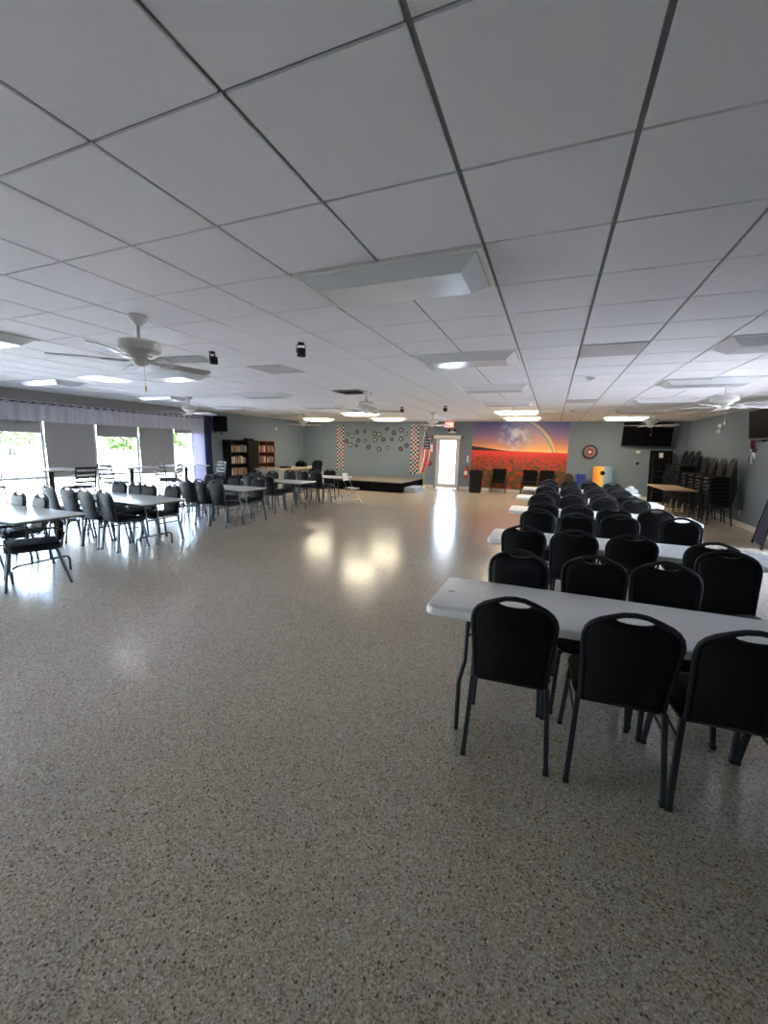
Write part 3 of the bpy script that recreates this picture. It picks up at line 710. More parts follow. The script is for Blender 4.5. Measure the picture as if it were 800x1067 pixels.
# ------------------------------------------------------------------ bookcases
bookcols = [(.30, .05, .04), (.42, .36, .26), (.10, .12, .16), (.50, .46, .40), (.35, .20, .10), (.08, .16, .20), (.55, .50, .45), (.22, .08, .10), (.16, .16, .15), (.45, .28, .20)]
colnames = ['red', 'cream', 'navy', 'ivory', 'tan', 'teal', 'white', 'maroon', 'grey', 'copper']
bmats = [mat('book_' + n, c, .6) for n, c in zip(colnames, bookcols)]
def bookcase(label, y0, y1, x1, zt, m, shelves, divider, nm):
    dp = .30; t = thing('bookcase', label, 'bookcase', (XL+.015, y0, 0)); w = y1-y0; dp = x1-XL-.015
    MB().box(0, dp, 0, .025, 0, zt).build('side_panel', m, t, smooth=False); MB().box(0, dp, w-.025, w, 0, zt).build('side_panel', m, t, smooth=False)
    MB().box(0, dp, .025, w-.025, zt-.025, zt).build('top', m, t, smooth=False); MB().box(0, .012, .025, w-.025, .07, zt-.025).build('back_panel', m, t, smooth=False)
    MB().box(0, dp-.02, .025, w-.025, 0, .07).build('plinth', m, t, smooth=False)
    zs = [.09] + shelves
    for z in shelves: MB().box(.012, dp-.005, .025, w-.025, z-.022, z).build('shelf', m, t, smooth=False)
    if divider: MB().box(.012, dp-.003, w/2-.012, w/2+.012, .07, zt-.025).build('divider', m, t, smooth=False)
    # books
    for r, z in enumerate(reversed(shelves)):
        zc = (list(reversed([zt] + list(reversed(shelves))))[len(shelves)-r] - z - .045)
        for seg in (((.04, w/2-.02), (w/2+.02, w-.04)) if divider else ((.04, w-.04),)):
            y = seg[0]; n = 0; q = 'left' if (divider and seg[0] < .1) else 'right' if divider else None
            ypos = []
            while y < seg[1]-.03:
                th = random.uniform(.026, .052)
                if random.random() < .06: y += .05; continue
                if y+th > seg[1]: break
                hh = min(zc, random.uniform(.19, .27)); d = random.uniform(.14, .2); ci = random.randrange(len(bmats))
                b = MB().box(dp-.03-d, dp-.03, y+.001, y+th-.001, 0, hh)
                rowname = ('top', 'second', 'third', 'fourth')[r]
                o = thing('book', '%s book on the %s shelf of the %s bookcase%s, %s from the left' % (colnames[ci], rowname, nm, '' if not q else ', %s half' % q, ORD[n] if n < 16 else 'number %d' % (n+1)), 'book', (XL+.015, y0, z+.001), 0, 'books in the %s bookcase' % nm)
                b.build('cover', bmats[ci], o, smooth=False)
                MB().box(dp-.025-d, dp-.034, y+.003, y+th-.003, .0, hh+.002).build('pages', M['paper'], o, smooth=False)
                y += th + random.uniform(0, .004); n += 1
    return t
bookcase('black bookcase full of books nearest the wall speaker', 11.52, 12.42, -10.52, 1.76, M['bwood'], [.50, .92, 1.33], False, 'black')
bookcase('red-brown bookcase full of books against the left wall', 13.02, 14.02, -10.52, 1.76, M['rwood'], [.50, .92, 1.33], True, 'red-brown')
t = thing('cabinet', 'plain black cabinet between the two bookcases', 'cabinet', (XL+.015, 12.42, 0))
MB().box(0, .35, 0, .58, 0, 1.77).build('body', M['bwood'], t, smooth=False)
for k in (0, 1):
    dd = MB().box(.351, .368, .01+.29*k, .28+.29*k, .05, 1.74).build('door', M['bwood'], t, smooth=False)
    MB().cyl((.368, .26+.06*k, .9), (.385, .26+.06*k, .9), .01).build('knob', M['chrome'], dd)
tag(MB().rbox(.05, .28, .08, .42, 0, .06, .03).build('storage_box', M['matblack'], None, (XL+.015, 12.45, 1.771)), 'flat black box on top of the plain black cabinet', 'box')
# speaker by the blue curtain
t = thing('wall_speaker', 'black loudspeaker hung high on the left wall by the blue curtain', 'speaker', (XL+.24, 11.22, 1.97), math.radians(-35))
MB().rbox(-.17, .17, -.19, .19, .06, .58, .02).build('cabinet', M['matblack'], t)
MB().box(-.15, .15, -.196, -.1905, .09, .55).build('grille', M['matblack'], t, smooth=False)
MB().box(-.02, .02, -.02, .02, -.02, .06).box(-.03, .03, -.19, -.15, .0, .06).build('bracket', M['black'], t, smooth=False)
MB().tube([(0, 0, 0), (-.20, .14, .0)], .015).build('wall_arm', M['black'], t)
t = thing('motion_sensor', 'small white motion sensor high on the left wall', 'sensor', (XL, 14.6, 2.22))
MB().rbox(0, .05, -.035, .035, 0, .12, .015).build('body', M['white'], t); MB().rbox(.05, .06, -.02, .02, .02, .06, .005).build('lens', M['lens'], t)

# ------------------------------------------------------------------ stage, records, strips, flag
SX0, SX1, SY0 = -10.7, -4.95, 13.9
t = thing('stage', 'low stage platform with a black skirt before the record wall', 'stage', (SX0, SY0, 0)); w, dpt = SX1-SX0, YF-.03-SY0
SX0 = -7.9; w = SX1-SX0; t.location.x = SX0
MB().box(0, w, 0, dpt, .35, .385).build('deck', M['stage'], t, smooth=False)
sk = MB(); n = 120
def wav(i): return .012*math.sin(i*1.3)
sk.prism([(w*i/n, .015+wav(i), 0) for i in range(n+1)] + [(w*i/n, .045+wav(i), 0) for i in reversed(range(n+1))], (0, 0, .349)); sk.build('front_skirt', M['skirt'], t)
sk = MB(); sk.prism([(w-.045+wav(i), .05+(dpt-.05)*i/n, 0) for i in range(n+1)] + [(w-.015+wav(i), .05+(dpt-.05)*i/n, 0) for i in reversed(range(n+1))], (0, 0, .349)); sk.build('side_skirt', M['skirt'], t)
MB().box(.02, .05, .06, dpt, 0, .349).build('back_leg_panel', M['skirt'], t, smooth=False)
t = thing('stage_step', 'grey carpeted step at the right end of the stage', 'step', (-4.93, 14.15, 0))
MB().box(0, .42, 0, 1.1, 0, .10).box(0, .42, .0, 1.1, .10, .19).build('step_block', M['carpet'], t, smooth=False)
MB().box(.40, .43, -.005, 1.105, .17, .195).build('nosing', M['carpet'], t, smooth=False)

recs = [(-8.57, 2.16), (-8.34, 2.1), (-8.09, 2.26), (-7.72, 2.29), (-8.63, 1.85), (-8.41, 1.7), (-8.12, 1.67), (-8.02, 1.9), (-7.7, 1.9), (-7.52, 1.62), (-7.24, 2.2), (-7.03, 2.17), (-7.22, 1.94), (-6.83, 1.95), (-7.02, 1.53), (-6.63, 1.6), (-6.67, 2.41), (-6.35, 2.24), (-6.02, 2.36), (-5.8, 2.2), (-6.44, 1.97), (-6.01, 1.99), (-6.02, 1.57), (-5.76, 1.72)]
lcols = [mat('label_' + n, c, .5) for n, c in (('silver', (.28, .30, .32)), ('white', (.42, .42, .42)), ('red', (.22, .10, .09)), ('grey', (.12, .13, .14)))]
M['vinyl'] = mat('record_vinyl', (.04, .042, .046), .4)
recsrt = []
for rown, lo_, hi_ in (('upper', 2.05, 9), ('middle', 1.8, 2.05), ('lower', 0, 1.8)):
    for q, r_ in enumerate(sorted(r for r in recs if lo_ < r[1] <= hi_)): recsrt.append((*r_, rown, q))
for n, (x, z, rown, q) in enumerate(recsrt):
    t = thing('vinyl_record', 'black vinyl record on the wall above the stage, %s from left in the %s row' % (ORD[q], rown), 'record', (x, YF, z), 0, 'records on the far wall')
    rr = .105 if (n*7) % 3 else .085
    rot = Matrix.Rotation(PI/2, 4, 'X')
    MB().lathe([(rr, .002), (rr, .012), (rr-.004, .016), (rr*.55, .014), (rr*.5, .018)], n=28).xf(rot).build('disc', M['vinyl'], t)
    MB().lathe([(rr*.52, .017), (rr*.52, .0205), (rr*.1, .021)], n=24).xf(rot).build('label_disc', lcols[n % 4], t)
for x, lab in ((-8.93, 'vertical black, red and white checkered strip left of the records'), (-5.40, 'vertical black, red and white checkered strip between the records and the flag')):
    tag(MB().box(-.17, .17, -.008, -.0005, 0, 2.02).build('checkered_strip', M['checker'], None, (x, YF, .54), smooth=False), lab, 'wall decoration')

t = thing('flag', 'stars and stripes flag on an indoor pole beside the door', 'flag', (-4.66, 15.75, 0))
MB().lathe([(.15, 0), (.15, .03), (.08, .05), (.03, .09), (.018, .12)]).build('stand', M['gold'], t)
MB().cyl((0, 0, .10), (0, 0, 2.32), .013, n=10).build('pole', M['gold'], t)
e = MB().lathe([(.02, 2.32), (.035, 2.335), (.015, 2.35), (.03, 2.38), (.03, 2.41), (.005, 2.44)], n=12); e.prism([(-.09, -.008, 2.43), (-.02, -.008, 2.37), (.02, -.008, 2.37), (.09, -.008, 2.43), (.03, -.008, 2.42), (0, -.008, 2.40), (-.03, -.008, 2.42)], (0, .016, 0)); e.build('eagle_finial', M['gold'], t)
# the cloth hangs in folds from the pole
me = bpy.data.meshes.new('flag_cloth'); NU, NV = 40, 30; vs = []; uvs = []; fs = []
for j in range(NV+1):
    for i in range(NU+1):
        sx_, t_ = i/NU, j/NV
        wd_ = .05 + .40*math.sin(PI*min(1, t_*.80+.02))**1.1
        cxx = .10*math.sin(t_*2.4) - .20*t_**1.5
        hem = .10*(sx_-.35)**2
        vs.append((cxx + wd_*(sx_-.45) + .02*math.sin(sx_*17), .045*math.sin(sx_*21 + t_*2.5)*(.35+t_*.7) - .03, 2.26 - 1.56*t_ - .18*abs(sx_-.5)*t_ + hem*t_))
        uvs.append((t_, .30 + .70*sx_))
for j in range(NV):
    for i in range(NU):
        a = j*(NU+1)+i; fs.append((a, a+1, a+NU+2, a+NU+1))
me.from_pydata(vs, [], fs); ul = me.uv_layers.new(name='UVMap')
for lp in me.loops: ul.data[lp.index].uv = uvs[lp.vertex_index]
me.materials.append(M['flag']); me.shade_smooth()
o = bpy.data.objects.new('flag_cloth', me); COL.objects.link(o); o.parent = t
sm = o.modifiers.new('Solidify', 'SOLIDIFY'); sm.thickness = .004
# gold fringe along the lower edge
MB().tube([(vs[-1-i][0], vs[-1-i][1], vs[-1-i][2]-.012) for i in range(0, NU+1, 2)], (.006, .018), 6).build('fringe', M['gold'], t)

# things on the far wall near the door
def wallpic(name, lab, cat, x, z, w, hh, mf, mi, group=None):
    t = thing(name, lab, cat, (x, YF, z), 0, group)
    MB().box(-w/2, w/2, -.022, -.001, -hh/2, hh/2).build('frame', mf, t, smooth=False); MB().box(-w/2+.03, w/2-.03, -.026, -.0225, -hh/2+.03, hh/2-.03).build('print', mi, t, smooth=False); return t
wallpic('picture_frame', 'small dark framed picture left of the door, above the pale notice', 'picture', -4.74, 2.02, .22, .20, M['black'], M['vent'])
wallpic('notice', 'pale framed notice left of the door, half hidden by the flag', 'notice', -4.72, 1.63, .30, .36, M['red'], M['paper'])
t = thing('wall_badge', 'small round dark badge low on the wall left of the door', 'wall decoration', (-4.72, YF, 1.0))
MB().lathe([(.11, .001), (.11, .016), (.09, .022)]).xf(Matrix.Rotation(PI/2, 4, 'X')).build('disc', M['darkbrown'], t); MB().lathe([(.06, .022), (.06, .025), (.01, .026)]).xf(Matrix.Rotation(PI/2, 4, 'X')).build('centre', M['red'], t)
t = thing('exit_sign', 'red EXIT sign hanging above the far door', 'sign', (-3.86, 16.30, 2.46))
MB().rbox(-.17, .17, -.025, .025, 0, .20, .008).build('housing', M['white'], t); MB().box(-.155, .155, -.0275, -.0255, .012, .188).build('face', M['exit'], t, smooth=False)
MB().cyl((0, 0, .20), (0, 0, .245), .02).build('mount', M['white'], t)
fc = bpy.data.curves.new('letters', 'FONT'); fc.body = 'EXIT'; fc.size = .17; fc.align_x = 'CENTER'; fc.extrude = .002
fo = bpy.data.objects.new('lettering_source', fc); COL.objects.link(fo)
bpy.context.view_layer.update(); lm_ = bpy.data.meshes.new_from_object(fo.evaluated_get(bpy.context.evaluated_depsgraph_get())); bpy.data.objects.remove(fo)
lm_.materials.clear(); lm_.materials.append(M['white']); lo = bpy.data.objects.new('lettering', lm_); COL.objects.link(lo); lo.parent = t; lo.location = (0, -.0285, .04); lo.rotation_euler = (PI/2, 0, 0)
t = thing('emergency_light', 'twin-lamp emergency light under the EXIT sign', 'light', (-3.80, YF, 2.25))
MB().rbox(-.14, .14, -.07, .0, 0, .09, .015).build('body', M['white'], t)
for sx in (-1, 1): MB().lathe([(.02, 0), (.05, .05), (.05, .07), (.03, .075)]).xf(Matrix.Translation((sx*.12, -.06, .12)) @ Matrix.Rotation(PI/2+.3, 4, 'X')).build('lamp', M['black'], t)
t = thing('light_switch', 'white switch plate on the wall between the door and the mural', 'switch', (-3.14, YF, 1.10))
MB().rbox(-.04, .04, -.012, -.001, 0, .26, .006).build('plate', M['white'], t); MB().box(-.012, .012, -.02, -.012, .10, .16).build('toggle', M['white'], t, smooth=False)
t = thing('fire_extinguisher', 'red fire extinguisher hung on the wall behind the black bin', 'extinguisher', (-3.16, YF-.09, .48))
MB().lathe([(.02, 0), (.075, .01), (.08, .03), (.08, .34), (.06, .39), (.025, .42), (.025, .45)]).build('cylinder', M['red'], t)
MB().box(-.02, .02, -.09, .02, .45, .475).build('valve_handle', M['black'], t, smooth=False); MB().tube([(.02, -.02, .44), (.10, -.04, .40), (.11, -.05, .2), (.10, -.04, .1)], .012).build('hose', M['black'], t)
MB().box(-.06, .06, -.084, -.079, .12, .28).build('instruction_label', M['paper'], t, smooth=False)
MB().box(-.03, .03, .06, .0905, .30, .40).build('hook', M['black'], t, smooth=False)
t = thing('trash_bin', 'black rectangular bin standing left of the mural', 'bin', (-2.62, 15.75, 0))
MB().loft([inset(rrect(-.21, .21, -.20, .20, .05), e, z) for e, z in ((.03, 0), (.0, .05), (-.02, .74))]).build('body', M['black'], t)
MB().loft([inset(rrect(-.25, .25, -.24, .24, .06), e, z) for e, z in ((0, .741), (0, .79), (.05, .84), (.12, .86))]).build('lid', M['black'], t)
MB().box(-.12, .12, -.215, -.20, .755, .80).build('flap', M['matblack'], t, smooth=False)

mu = MB().box(0, MW, -.006, -.0005, 0, MH).build('wall_mural', M['mural'], None, (-3.0, YF, .03), smooth=False)
tag(mu, 'wall-filling mural of a red poppy field under a rainbow', 'mural')
# armchairs in front of the mural
def make_mchair():
    t = thing('lounge_chair', None, 'chair')
    MB().rbox(-.25, .25, -.25, .25, .38, .47, .05).build('seat', M['matblack'], t)
    MB().rbox(-.25, .25, -.04, .04, .0, .42, .03).xf(Matrix.Translation((0, .25, .48)) @ Matrix.Rotation(-.12, 4, 'X')).build('backrest', M['matblack'], t)
    for sx in (-1, 1):
        MB().tube([(sx*.28, -.25, 0), (sx*.28, -.24, .62), (sx*.28, -.20, .66), (sx*.28, .24, .64)], .014).build('arm', M['darkbrown'], t)
        MB().tube([(sx*.28, .24, .66), (sx*.28, .30, 0)], .014).build('leg', M['darkbrown'], t)
    MB().tube([(-.28, -.1, .40), (.28, -.1, .40)], .01).tube([(-.28, .2, .40), (.28, .2, .40)], .01).build('rail', M['darkbrown'], t)
    return t
MC = Once(make_mchair)
for x, y, lab in ((-1.84, 16.25, 'dark armchair before the mural, next to the black bin'), (-.72, 16.30, 'dark armchair before the mural, left of the pair behind the tables'), (-.12, 16.30, 'dark armchair before the mural, right of the pair behind the tables')):
    MC((x, y, 0), 0, lab, 'dark armchairs before the mural')

# right part of the far wall
t = thing('wreath', 'round red, white and dark wreath on the far wall', 'wreath', (1.25, YF-.031, 1.625))
for k in range(3):
    r_ = (.225, .16, .095)[k]
    for a_ in range(18 - 4*k):
        pass
ring = MB()
for i in range(22):
    a = 2*PI*i/22; ring.lathe([(.005, -.05), (.045, -.02), (.045, .02), (.005, .05)], (.215*math.cos(a), 0, .215*math.sin(a)), 8)
ring.v = [(x, y*.6, z) for x, y, z in ring.v]; ring.build('outer_ruffle', mat('wreath_dark', (.06, .03, .04), .8), t)
ring = MB()
for i in range(18):
    a = 2*PI*i/18; ring.lathe([(.005, -.05), (.036, -.02), (.036, .02), (.005, .05)], (.155*math.cos(a), -.012, .155*math.sin(a)), 8)
ring.build('middle_ruffle', mat('wreath_mauve', (.30, .22, .24), .8), t)
ring = MB()
for i in range(12):
    a = 2*PI*i/12; ring.lathe([(.005, -.04), (.034, -.015), (.034, .015), (.005, .04)], (.085*math.cos(a), -.018, .085*math.sin(a)), 8)
ring.build('inner_ruffle', mat('wreath_rust', (.28, .07, .06), .8), t)
MB().lathe([(.06, 0), (.06, .02), (.03, .035)], n=20).xf(Matrix.Rotation(PI/2, 4, 'X')).build('centre', M['paper'], t)
t = thing('cornhole_board', 'orange and blue game board with a round hole leaning on the far wall', 'game board', (1.72, 16.36, .015)); t.rotation_euler = (math.radians(-13), 0, 0)
bd = MB(); A = rrect(-.31, .31, 0, 1.14, .03); 
hole = [(.0 + .08*math.cos(2*PI*i/24), .90 + .08*math.sin(2*PI*i/24)) for i in range(24)]
bm = bmesh.new()
def edge_loop(pts, y): 
    vv = [bm.verts.new((x, y, z)) for x, z in pts]; return vv, [bm.edges.new((vv[i], vv[(i+1) % len(vv)])) for i in range(len(vv))]
v0, e0 = edge_loop(A, 0); v1_, e1 = edge_loop(hole, 0)
bmesh.ops.triangle_fill(bm, edges=e0+e1, use_beauty=True)
for f in [f for f in bm.faces if (f.calc_center_median() - V((0, 0, .90))).length < .07]: bm.faces.remove(f)
r = bmesh.ops.extrude_face_region(bm, geom=bm.faces[:])
for v in [g for g in r['geom'] if isinstance(g, bmesh.types.BMVert)]: v.co.y += .02
bmesh.ops.recalc_face_normals(bm, faces=bm.faces)
me = bpy.data.meshes.new('deck'); bm.to_mesh(me); bm.free(); me.materials.append(M['board'])
o = bpy.data.objects.new('deck', me); COL.objects.link(o); o.parent = t
MB().box(-.30, -.28, .02, .09, .02, 1.12).box(.28, .30, .02, .09, .02, 1.12).box(-.28, .28, .02, .09, 1.10, 1.12).box(-.28, .28, .02, .09, .02, .04).build('frame', M['brown'], t, smooth=False)
MB().lathe([(.095, .0205), (.095, .03), (.01, .03)], n=20).xf(Matrix.Translation((0, 0, .90)) @ Matrix.Rotation(-PI/2, 4, 'X')).build('hole_backing', M['matblack'], t)
t = thing('upright_box', 'dark blue upright box on the floor by the far wall', 'box', (1.03, 16.45, 0))
MB().rbox(-.15, .15, -.12, .12, 0, .83, .02).build('body', M['blue'], t); MB().box(-.15, .15, -.122, -.119, .70, .71).build('lid_seam', M['navy'], t, smooth=False)
t = thing('side_chair', 'dark brown round-backed chair beside the blue box at the far wall', 'chair', (.62, 16.25, 0))
MB().rbox(-.2, .2, -.2, .2, .42, .46, .05).build('seat', M['darkbrown'], t)
P = [(.19*math.cos(a)*.85, .62+.22*math.sin(a)) for a in [2*PI*i/24 for i in range(24)]]
MB().loft([[(x, .19+o, z) for x, z in P] for o in (0, .03)]).build('backrest', M['darkbrown'], t)
for sx in (-1, 1):
    for sy in (-1, 1): MB().tube([(sx*.16, sy*.16, .42), (sx*.19, sy*.19, 0)], [.018, .012]).build('leg', M['darkbrown'], t)
MB().box(-.02, .02, .17, .20, .46, .5).build('back_post', M['darkbrown'], t, smooth=False)

def make_tv(W, Hh):
    t = thing('television', None, 'television')
    MB().rbox(-W/2, W/2, 0, .05, -Hh/2, Hh/2, .012).build('housing', M['black'], t)
    MB().box(-W/2+.015, W/2-.015, -.003, -.0005, -Hh/2+.02, Hh/2-.015).build('screen', M['screen'], t, smooth=False)
    return t
tv = make_tv(1.46, .80); tag(tv, 'large black television high on the far wall'); tv.location = (2.92, 16.42, 2.26); tv.rotation_euler = (math.radians(10), 0, 0)
MB().box(-.2, .2, .05, .075, -.15, .15).tube([(0, .06, -.05), (0, .27, .02)], .02).build('bracket', M['black'], tv, smooth=False)
tv = make_tv(1.06, .60); tag(tv, 'black television on a bracket high on the right wall'); tv.location = (3.90, 10.87, 2.28); tv.rotation_euler = (math.radians(7), 0, math.radians(-90))
MB().box(-.15, .15, .05, .07, -.12, .12).tube([(0, .06, 0), (.05, .235, -.02)], .012).build('bracket', M['black'], tv, smooth=False)
MB().box(-.11, .11, .0, .08, -.37, -.32).build('camera_bar', M['black'], tv, smooth=False)
t = thing('cable_outlet', 'pale wall outlet with a dangling cable under the far television', 'outlet', (2.76, YF, 1.62))
MB().rbox(-.06, .06, -.012, -.001, 0, .10, .01).build('plate', M['base'], t); MB().tube([(.0, -.01, .05), (.02, -.05, .14), (.0, -.06, .22), (.05, -.1, .30)], .008).build('cable', M['black'], t)
t = thing('wall_button', 'small round black disc on the far wall under the television', 'wall fitting', (2.78, YF, 1.27))
MB().lathe([(.05, .001), (.052, .02), (.04, .035), (.01, .038)]).xf(Matrix.Rotation(PI/2, 4, 'X')).build('disc', M['black'], t)

# right wall fittings
for z, lab in ((2.41, 'white round sensor on the right wall, upper of the two'), (2.26, 'white round sensor on the right wall, lower of the two')):
    t = thing('wall_sensor', lab, 'sensor', (XR, 13.9, z), 0, 'sensors on the right wall')
    MB().lathe([(.06, .001), (.06, .025), (.04, .05), (.01, .055)]).xf(Matrix.Rotation(-PI/2, 4, 'Y')).build('body', M['white'], t); MB().lathe([(.02, .052), (.02, .062), (.005, .066)]).xf(Matrix.Rotation(-PI/2, 4, 'Y')).build('lens', M['lens'], t)
t = thing('power_outlet', 'white power outlet low on the right wall', 'outlet', (XR, 11.86, .25))
MB().rbox(-.012, -.001, -.04, .04, 0, .12, .004).build('plate', M['white'], t)
for z in (.03, .07): MB().box(-.014, -.012, -.015, .015, z, z+.02).build('socket', M['base'], t, smooth=False)
t = thing('star_decoration', 'red, white and blue ribbon star hanging on the right wall', 'wall decoration', (XR-.03, 11.65, 1.72))
sm_ = [mat('star_red', (.25, .02, .05), .6), mat('star_white', (.75, .75, .76), .6), mat('star_navy', (.03, .03, .10), .6)]
for k in range(5):
    a = PI/2 + 2*PI*k/5
    p = [(.02, .20*math.cos(a), .20*math.sin(a)), (.02, .085*math.cos(a+PI/5), .085*math.sin(a+PI/5)), (-.02, 0, 0), (.02, .085*math.cos(a-PI/5), .085*math.sin(a-PI/5))]
    MB().prism(p, (.012, 0, 0)).build('point', sm_[(0, 2, 1, 0, 1)[k]], t, smooth=False)
for k, y in enumerate((-.05, .0, .06)):
    MB().tube([(0, y*.3, -.05), (-.01, y, -.16), (0, y*1.6, -.28+.03*k)], (.012, .003), 6).build('ribbon', sm_[(1, 1, 2)[k]], t)
for k, y in enumerate((-.06, .06)): MB().tube([(0, y*.4, .05), (-.01, y, .16), (0, y*1.3, .26)], (.02, .003), 6).build('ribbon', sm_[0], t)

# A-frame sign board by the right wall
t = thing('signboard', 'navy A-frame board with black legs at the right picture edge', 'sign board', (3.80, 9.32, 0), math.radians(80))
for sy in (-1, 1):
    P_ = [(-.33, sy*.20, .06), (.33, sy*.20, .06), (.29, sy*.035, 1.12), (-.29, sy*.035, 1.12)]
    MB().prism(P_, (0, .012, 0)).build('board', M['navy'], t, smooth=False)
    for sx in (-1, 1): MB().tube([(sx*.355, sy*.215, 0), (sx*.30, sy*.03, 1.18)], .016, 4, sq=True).build('leg', M['black'], t, smooth=False)
    MB().tube([(-.30, sy*.035, 1.13), (.30, sy*.035, 1.13)], .014).build('top_rail', M['chrome'], t)

# ------------------------------------------------------------------ stacked chairs, brown table and leaning folded tables
sy = [11.95, 12.56, 13.17, 13.80, 14.42, 15.02, 15.62]
names = ['nearest the star decoration', 'second from the star decoration', 'third from the star decoration', 'fourth from the star decoration', 'fifth from the star decoration', 'sixth from the star decoration', 'farthest, by the corner']
for k, y in enumerate(sy):
    n = 8 if k < 4 else 10
    for c in range(n):
        chair(3.98 - .012*c, y, 180, 'black chair in the right-wall stack %s, %s from the floor' % (names[k], ORD[c]), 'stacked chairs by the right wall', z=.0905*c, jit=.006, rot=.012)
t = thing('folding_table', 'brown-topped folding table beside the stacked chairs', 'table', (3.03, 13.15, 0), math.radians(92), None)
MB().rbox(-.915, .915, -.36, .36, .705, .742, .03).build('tabletop', M['brown'], t)
for sx in (-1, 1):
    for s2 in (-1, 1): MB().tube([(sx*.55, s2*.26, .705), (sx*.62, s2*.28, .40), (sx*.66, s2*.30, 0)], .0125).build('leg', M['leg'], t)
    MB().tube([(sx*.645, -.29, .14), (sx*.645, .29, .14)], .01).build('crossbar', M['leg'], t)
    MB().tube([(sx*.62, 0, .14), (sx*.2, 0, .70)], .008).build('brace', M['leg'], t)
# folded tables standing on edge
for k in range(2):
    t = thing('folded_table', ('folded black table with a white tag leaning by the corner' if k == 0 else 'folded black table behind the tagged one by the corner'), 'folded table', (3.40+.06*k, 16.12+.16*k, 0), 0, 'folded tables leaning by the corner'); t.rotation_euler = (math.radians(-6), 0, math.radians(12))
    MB().rbox(-.33, .33, .0, .035, 0.02, 1.74, .012).build('tabletop', M['matblack'], t)
    for x in (-.24, .24):
        MB().tube([(x, -.03, .20), (x, -.03, 1.55)], .013).build('leg', M['frame'], t)
    for z in (.35, .85, 1.05, 1.45): MB().tube([(-.24, -.03, z), (.24, -.03, z)], .010).build('crossbar', M['frame'], t)
    MB().tube([(-.2, -.035, .9), (.12, -.035, 1.4)], .008).build('brace', M['frame'], t)
    if k == 0: MB().box(-.06, .06, -.008, -.0005, 1.50, 1.66).build('paper_tag', M['paper'], t, smooth=False)

# ------------------------------------------------------------------ outside
struct('ground', MB().box(-60, 40, -40, 70, -.35, -.16), M['grass'])
struct('pavement', MB().box(-17.5, XL-TW, -12, 30, -.16, -.03).box(XL-TW, XR+TW, YF+TW, 24, -.16, -.03).box(-17.5, 16, -14, YB-TW, -.16, -.035), M['conc'])
struct('pavement_side', MB().box(XR+TW, 16, -12, 40, -.16, -.03), M['dimmed_paving'])  # unseen side ground, darkened so less light bounces in through the right glazing
def fence(x, y0, y1, hgt, label):
    t = thing('picket_fence', label, 'fence', (x, y0, -.05)); Ln = y1-y0
    pk = MB(); y = .04
    while y < Ln:
        pk.loft([[(-.012, y-.035, .08), (.012, y-.035, .08), (.012, y+.035, .08), (-.012, y+.035, .08)], [(-.012, y-.035, hgt-.06), (.012, y-.035, hgt-.06), (.012, y+.035, hgt-.06), (-.012, y+.035, hgt-.06)], [(-.012, y-.005, hgt), (.012, y-.005, hgt), (.012, y+.005, hgt), (-.012, y+.005, hgt)]]); y += .15
    pk.build('picket_panel', M['fence'], t, smooth=False)
    for z in (.25, hgt-.25): MB().box(-.045, -.014, 0, Ln, z-.04, z+.04).build('rail', M['fence'], t, smooth=False)
    y = 0
    while y < Ln+.1:
        MB().box(-.06, .06, y-.06, y+.06, 0, hgt+.08).add([(-.075, y-.075, hgt+.08), (.075, y-.075, hgt+.08), (.075, y+.075, hgt+.08), (-.075, y+.075, hgt+.08), (0, y, hgt+.2)], [(0,1,4),(1,2,4),(2,3,4),(3,0,4),(0,3,2,1)]).build('post', M['fence'], t, smooth=False); y += 2.4
fence(-17.2, 1.0, 20.2, 1.30, 'white picket fence outside the left windows')
def tree(x, y, hgt, r, label, bush=False):
    t = thing('bush' if bush else 'tree', label, 'bush' if bush else 'tree', (x, y, -.16)); rnd = random.Random(int(x*10+y))
    if not bush:
        tk = MB().tube([(0, 0, 0), (.05, 0, hgt*.3), (-.05, .05, hgt*.6)], [.16, .12, .07])
        for k in range(5):
            a = rnd.uniform(0, 6.28); tk.tube([(0, 0, hgt*.35), (r*.5*math.cos(a), r*.5*math.sin(a), hgt*.7)], [.07, .02])
        tk.build('trunk', M['bark'], t)
    g = MB()
    for _ in range(2600):
        d = V((rnd.gauss(0, 1), rnd.gauss(0, 1), rnd.gauss(0, 1))).normalized()*rnd.uniform(.55, 1.)**.6
        lump = 1+.25*math.sin(d.x*5+x)*math.cos(d.y*4+d.z*5)
        c = V((d.x*r*lump, d.y*r*lump, (hgt*.5+d.z*hgt*.48*lump) if bush else hgt*.66+d.z*hgt*.34*lump))
        s = rnd.uniform(.07, .15); ax = V((rnd.uniform(-1,1), rnd.uniform(-1,1), rnd.uniform(-1,1))).normalized(); bx_ = ax.cross(V((.3,.5,.8))).normalized()
        g.add([c-ax*s, c+bx_*s*.5, c+ax*s, c-bx_*s*.5], [(0,1,2,3)])
    g.build('foliage', M['leaf'], t, smooth=False)
for x, y, hh_, r, lab, b_ in ((-25, 9.6, 3.6, 2.2, 'tree behind the parked cars outside the leftmost window', 0), (-21.5, 16.0, 3.0, 1.4, 'green tree behind the fence seen through the middle window', 0),
                              (-20.5, 19.3, 3.2, 1.5, 'green tree behind the fence seen through the window by the curtain', 0), (-30, 7.0, 5.5, 3.0, 'taller tree at the left picture edge outside', 0), (-27, 13.5, 2.4, 2.0, 'low bush behind the fence between the trees', 1)):
    tree(x, y, hh_, r, lab, b_)
